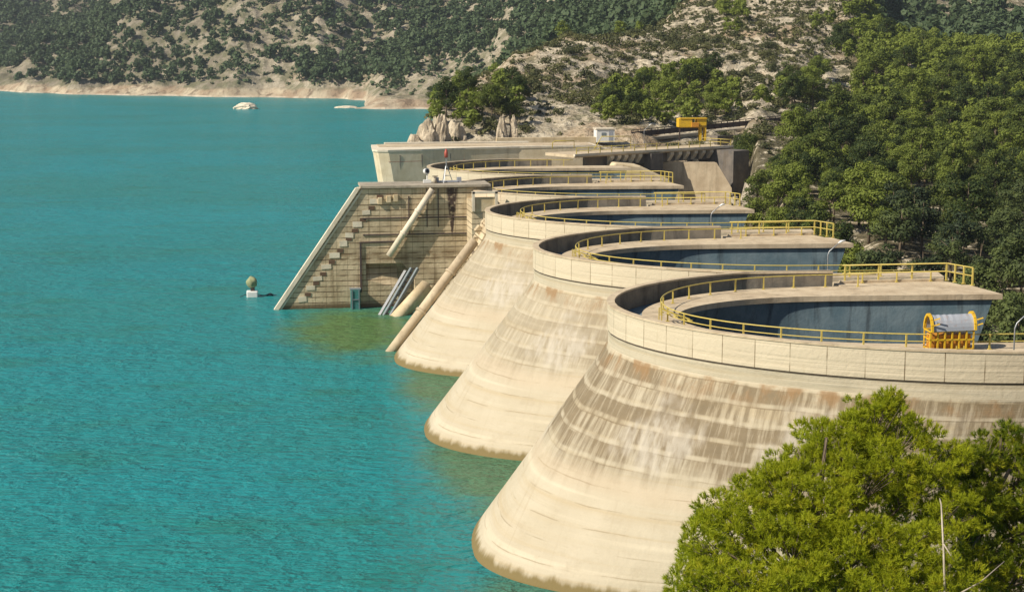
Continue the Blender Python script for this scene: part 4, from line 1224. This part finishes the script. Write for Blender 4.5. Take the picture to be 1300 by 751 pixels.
X, Y, Z, U, Vv, Rr = scatter(195, 300, 936, 1095, 0.30)
for x, y, z, u, v, r in zip(X, Y, Z, U, Vv, Rr):
    if z > -6.5 and 165 < v < 330 and not on_structure(x, y) and ell(u, v, 1050, 262, 40, 12) > 1:
        cand.append((x, y, z, 0.6 + 0.45 * nrng.random(), u, v, r))
cand = [c for c in cand if not (880 < c[4] < 1006 and 145 < c[5] < 208 and c[6] < 300) and not (1018 < c[4] < 1056 and 140 < c[5] < 178 and c[6] < 320)]
cand = thin(cand, 3.35)
inview = [c for c in cand if -20 < c[4] < 1330 and -20 < c[5] < 760 and c[6] < 480]
inview.sort(key=lambda c: c[6] / c[3])
NEAR = inview[:296]
near_set = set(id(c) for c in NEAR)
REST = [c for c in cand if id(c) not in near_set]

def pine_label(u, v, s):
    if u < 610: return "dark rounded pine in the clump above the cliff by the water", "pines above the cliff by the water"
    if u < 700: return "slim bright pine on the slope right of the cliff clump", "pines right of the cliff clump"
    if u < 960: return "dense green pine in the clump behind the white hut and hoist", "pines behind the far deck"
    if u < 1080 and v > 165: return "yellow-green pine just right of the dark far pier", "pines right of the far pier"
    if u < 1080: return "small pine beside the rocky ravine above the bridge", "pines by the rocky ravine"
    if v > 290: return "shaded green pine low in the valley behind the nearest arches", "pines low in the valley"
    return "green pine in the thick wood covering the right hillside", "pines of the right hillside wood"

for q, (x, y, z, s, u, v, r) in enumerate(NEAR):
    cr, tr = PINES[rng.randrange(len(PINES))]
    if u > 1085 and v > 265 + 80 * rng.random(): cr = SHADED_CROWNS[rng.randrange(len(SHADED_CROWNS))]
    o = empty("pine_tree", (x, y, z), rng.random() * 6.28)
    o.scale = (s * (0.9 + 0.3 * rng.random()), s * (0.9 + 0.3 * rng.random()), s * (0.85 + 0.3 * rng.random()))
    lb, gp = pine_label(u, v, s)
    tag(o, lb, "pine tree", gp)
    link("crown", cr, o); link("trunk", tr, o)
bank_p = low_bank(300, 'pine'); bank_b = low_bank(400, 'bush')
mass("pine_wood", "thick green pine wood high on the right hillside", [c[:4] for c in REST], bank_p, M['pine'], nrng, "wood")

# --- scrub on the near rocky hill
cand = []
X, Y, Z, U, Vv, Rr = scatter(250, 520, 500, 1330, 1.0)
cl = fbm(X / 18, Y / 18, 3, 55)
for x, y, z, u, v, r, c in zip(X, Y, Z, U, Vv, Rr, cl):
    if z < 1.5 or on_structure(x, y) or v < -30: continue
    p = 0.46 + 1.5 * c
    if u > 1085: p = 0.5
    if v > 150 and u < 760: p *= 0.35
    if nrng.random() < p: cand.append((x, y, z - 0.1, 0.55 + 1.25 * nrng.random() ** 2.2, u, v, r))
cand = thin(cand, 1.5)
vis = [c for c in cand if 620 < c[4] < 1100 and 0 < c[5] < 190]
vis.sort(key=lambda c: c[6] / c[3])
NB = vis[:290]
nb_set = set(id(c) for c in NB)
for x, y, z, s, u, v, r in NB:
    o = link("scrub_bush", BUSH[rng.randrange(5)], None, (x, y, z), rng.random() * 6.28, (s * 1.1, s * 1.1, s * (0.8 + 0.4 * rng.random())))
    if u < 760: lb = "low dark scrub bush on the pale rocks left of the pine clump", "scrub bushes left of the pine clump"
    elif u < 930: lb = "low scrub bush on the rocky slope above the pine clump", "scrub bushes above the pine clump"
    else: lb = "low scrub bush on the tan bare slope above the bridge", "scrub bushes above the bridge"
    tag(o, lb[0], "bush", lb[1])
mass("hillside_scrub", "small scrub dotted over the pale rocky hill", [c[:4] for c in cand if id(c) not in nb_set], bank_b, M['scrub'], nrng, "scrub")

# --- far hills across the water
tp, bp = [], []
X, Y, Z, U, Vv, Rr = scatter(520, 1600, -60, 1360, 0.05)
cl = fbm(X / 90, Y / 90, 4, 91); c2 = fbm(X / 35, Y / 35, 3, 17)
for x, y, z, u, v, r, c, d_ in zip(X, Y, Z, U, Vv, Rr, cl, c2):
    if z < 4 or v < -45: continue
    if r > 500 and z < 6.5 + 8 * d_ : continue
    t = min(0.85, max(0.03, 0.10 + 4.5 * c)); s = 0.42 + 0.8 * d_
    if u < 140 and v < 88: t = 0.75 if not (ell(u, v, 70, 12, 50, 16) < 1) else 0.2
    if 440 < u < 530 and v < 100: t = 0.62
    if 560 < u < 720 and v < 70: t = 0.55 + c
    if 700 < u < 1080: t = 0.7
    if u > 1100: t = 0.75 + 1.2 * c if v > 22 else 0.35 + c
    if 380 < u < 460 and 78 < v < 104: t = 0.8
    if 150 < u < 330 and 60 < v < 100: s = 0.75
    if 150 < u < 440 and not (380 < u < 460 and 78 < v < 104): t *= 0.45
    q = nrng.random()
    if q < t: tp.append((x, y, z - 0.3, 0.8 + 0.7 * nrng.random()))
    elif nrng.random() < s: bp.append((x, y, z - 0.2, 1.0 + 1.3 * nrng.random()))
X, Y, Z, U, Vv, Rr = scatter(860, 1120, 120, 470, 0.05)
for x, y, z, u, v, d_ in zip(X, Y, Z, U, Vv, fbm(X / 25, Y / 25, 3, 5)):
    if z > 6 + 8 * d_ and v > -40 and nrng.random() < 0.45 + 1.6 * d_: bp.append((x, y, z - 0.2, 0.8 + 1.2 * nrng.random()))
bank_f = []
for q in range(8):
    rg = np.random.default_rng(500 + q); bank_f.append(leaf_cloud(pine_lobes(rg, 5.4, 2.4, 6), 13, 0.85, rg))
bank_g = []
for q in range(8):
    rg = np.random.default_rng(600 + q); bank_g.append(leaf_cloud([(0.4, 0, 0.4, 0.7), (-0.4, 0.3, 0.4, 0.7), (0, -0.3, 0.8, 0.6)], 14, 0.5, rg))
mass("far_wood", "dark green far wood on the hills across the water", tp, bank_f, M['farwood'], nrng, "wood")
mass("far_scrub", "grey-green scrub dotting the far rocky mountainside", bp, bank_g, M['farwood'], nrng, "scrub")
print("counts", len(NEAR), len(REST), len(NB), len(cand), len(tp), len(bp))

# --- the big pines in the foreground
def px(u, v, d):                       # survey point: photo column/row at distance d ahead
    x = (u - 650) / FPX; y = (v - 375.5) / FPX
    f = CP - y * SP; up = -SP - y * CP
    k = d
    r_, f_ = x * k, f * k
    return np.array([r_ * CY + f_ * SY, -r_ * SY + f_ * CY, CAM_Z + up * k])

def unit(a): return a / (np.linalg.norm(a, axis=-1, keepdims=True) + 1e-9)

def needle_tufts(lobes, rg, nl=0.125, nw=0.0095, count=24, tufts=13):
    """lobes of a crown -> rounded sprays -> tufts -> needles"""
    V = []
    for c, r in lobes:
        n = max(8, int(48 * r * r))
        d = rg.normal(size=(n, 3)); d[:, 2] += 0.3; d = unit(d)
        rad = r * (0.45 + 0.55 * rg.random((n, 1)) ** 0.45) * (1 + 0.12 * rg.normal(size=(n, 1)))
        sc = c + d * rad * np.array([1, 1, 0.9])                       # spray centres
        sr = 0.17 + 0.13 * rg.random((n, 1, 1))
        e = rg.normal(size=(n, tufts, 3)) + d[:, None, :] * 0.5; e[..., 2] += 0.55; e = unit(e)
        tc = (sc[:, None, :] + e * sr * np.array([1.15, 1.15, 0.8])).reshape(-1, 3)
        ax = unit(e.reshape(-1, 3) + np.array([0, 0, 0.5]))
        m = len(tc)
        dd_ = unit(ax[:, None, :] * 1.0 + rg.normal(size=(m, count, 3)) * 0.55)
        L = nl * (0.6 + 0.6 * rg.random((m, count, 1)))
        side = unit(np.cross(dd_, rg.normal(size=(m, count, 3))))
        base = tc[:, None, :] - ax[:, None, :] * rg.random((m, count, 1)) * 0.14
        V.append(np.stack([base - side * nw, base + side * nw, base + dd_ * L], 2).reshape(-1, 3))
    V = np.concatenate(V)
    return V, np.arange(len(V)).reshape(-1, 3)

def big_pine(label, base, lobe_px, group, seed, dead=None):
    rg = np.random.default_rng(seed)
    lobes = [(px(u + 8, v + 8, d), 0.88 * r / FPX * d) for u, v, d, r in lobe_px]
    lobes += [(px(u - 4, v + 22, d + 1.3), 0.8 * r / FPX * d) for u, v, d, r in lobe_px]
    root = empty("pine_tree", base)
    tag(root, label, "pine tree", group)
    B = np.array(base)
    V, F_ = needle_tufts([(c - B, r) for c, r in lobes], rg)
    print('needles', len(F_))
    link("crown", fast_mesh("crown", V, F_, M['needle']), root)
    b = MB()
    top = np.mean([c for c, r in lobes], 0) - B
    top[2] = max(c[2] for c, r in lobes) - B[2] - 0.5
    P = [np.zeros(3) - [0, 0, 0.5], top * 0.35 + [0.2, 0, 0], top * 0.7 + [-0.1, 0.1, 0], top]
    b.tube(P, [0.24, 0.2, 0.13, 0.04], 8)
    for c, r in lobes:
        e = c - B; s = np.array([top[0] * 0.5, top[1] * 0.5, e[2] * 0.62])
        m = (s + e) / 2 + [0, 0, -0.1]
        b.tube([s, m, e], [0.07, 0.05, 0.015], 5)
        for q in range(7):
            t = rg.normal(size=3); t[2] = abs(t[2]); t /= np.linalg.norm(t)
            b.tube([m * 0.4 + e * 0.6, e + t * r * 0.75], [0.022, 0.006], 4)
    b.build("trunk", M['bark'], root)
    if dead:
        b = MB()
        for pts, r in dead:
            b.tube([px(*p) - B for p in pts], [r * (1 - 0.6 * k / (len(pts) - 1)) for k in range(len(pts))], 6)
        b.build("bare_branch", M['deadwood'], root)

big_pine("large bright green pine filling the lower right corner before the nearest arch", (13.2, 36.0, 13.0), [
    (872, 735, 36, 40), (880, 690, 37.5, 30), (912, 690, 37.5, 46), (905, 640, 38.5, 30), (945, 655, 38, 50), (935, 612, 39, 26), (985, 612, 38.7, 44), (975, 590, 39.3, 22),
    (1015, 575, 39.2, 32), (1035, 545, 39.8, 30), (1070, 560, 39.5, 46), (1085, 522, 40.2, 30), (1120, 525, 40.2, 34), (1150, 545, 40, 36), (1122, 500, 40.4, 12),
    (1100, 600, 38.8, 60), (1040, 640, 38, 60), (1160, 610, 39, 52), (990, 690, 37, 58), (930, 745, 36, 54), (1080, 700, 37, 66), (1150, 690, 37.2, 60), (1010, 750, 36, 60), (1110, 760, 36, 60), (1190, 740, 36.4, 52), (1195, 575, 39.6, 32), (1205, 650, 38.2, 40)],
    "pines in the foreground", 41,
    [([(1200, 770, 35.4), (1198, 700, 35.9), (1195, 640, 36.4), (1193, 632, 36.6)], 0.03), ([(1198, 690, 35.9), (1212, 712, 35.7)], 0.02), ([(1205, 760, 35.4), (1245, 738, 35.6), (1275, 712, 35.9)], 0.022)])
big_pine("second foreground pine cut by the right edge, darker and slightly behind", (16.6, 37.6, 13.5), [
    (1214, 580, 40.6, 30), (1245, 565, 41, 34), (1272, 556, 41.3, 32), (1302, 578, 41, 40), (1222, 620, 40.4, 36), (1250, 640, 40.2, 46), (1295, 660, 39.8, 50), (1240, 710, 38.8, 44), (1290, 730, 38.4, 50), (1340, 620, 41, 60), (1345, 710, 40, 60), (1320, 560, 41.6, 26)],
    "pines in the foreground", 43)
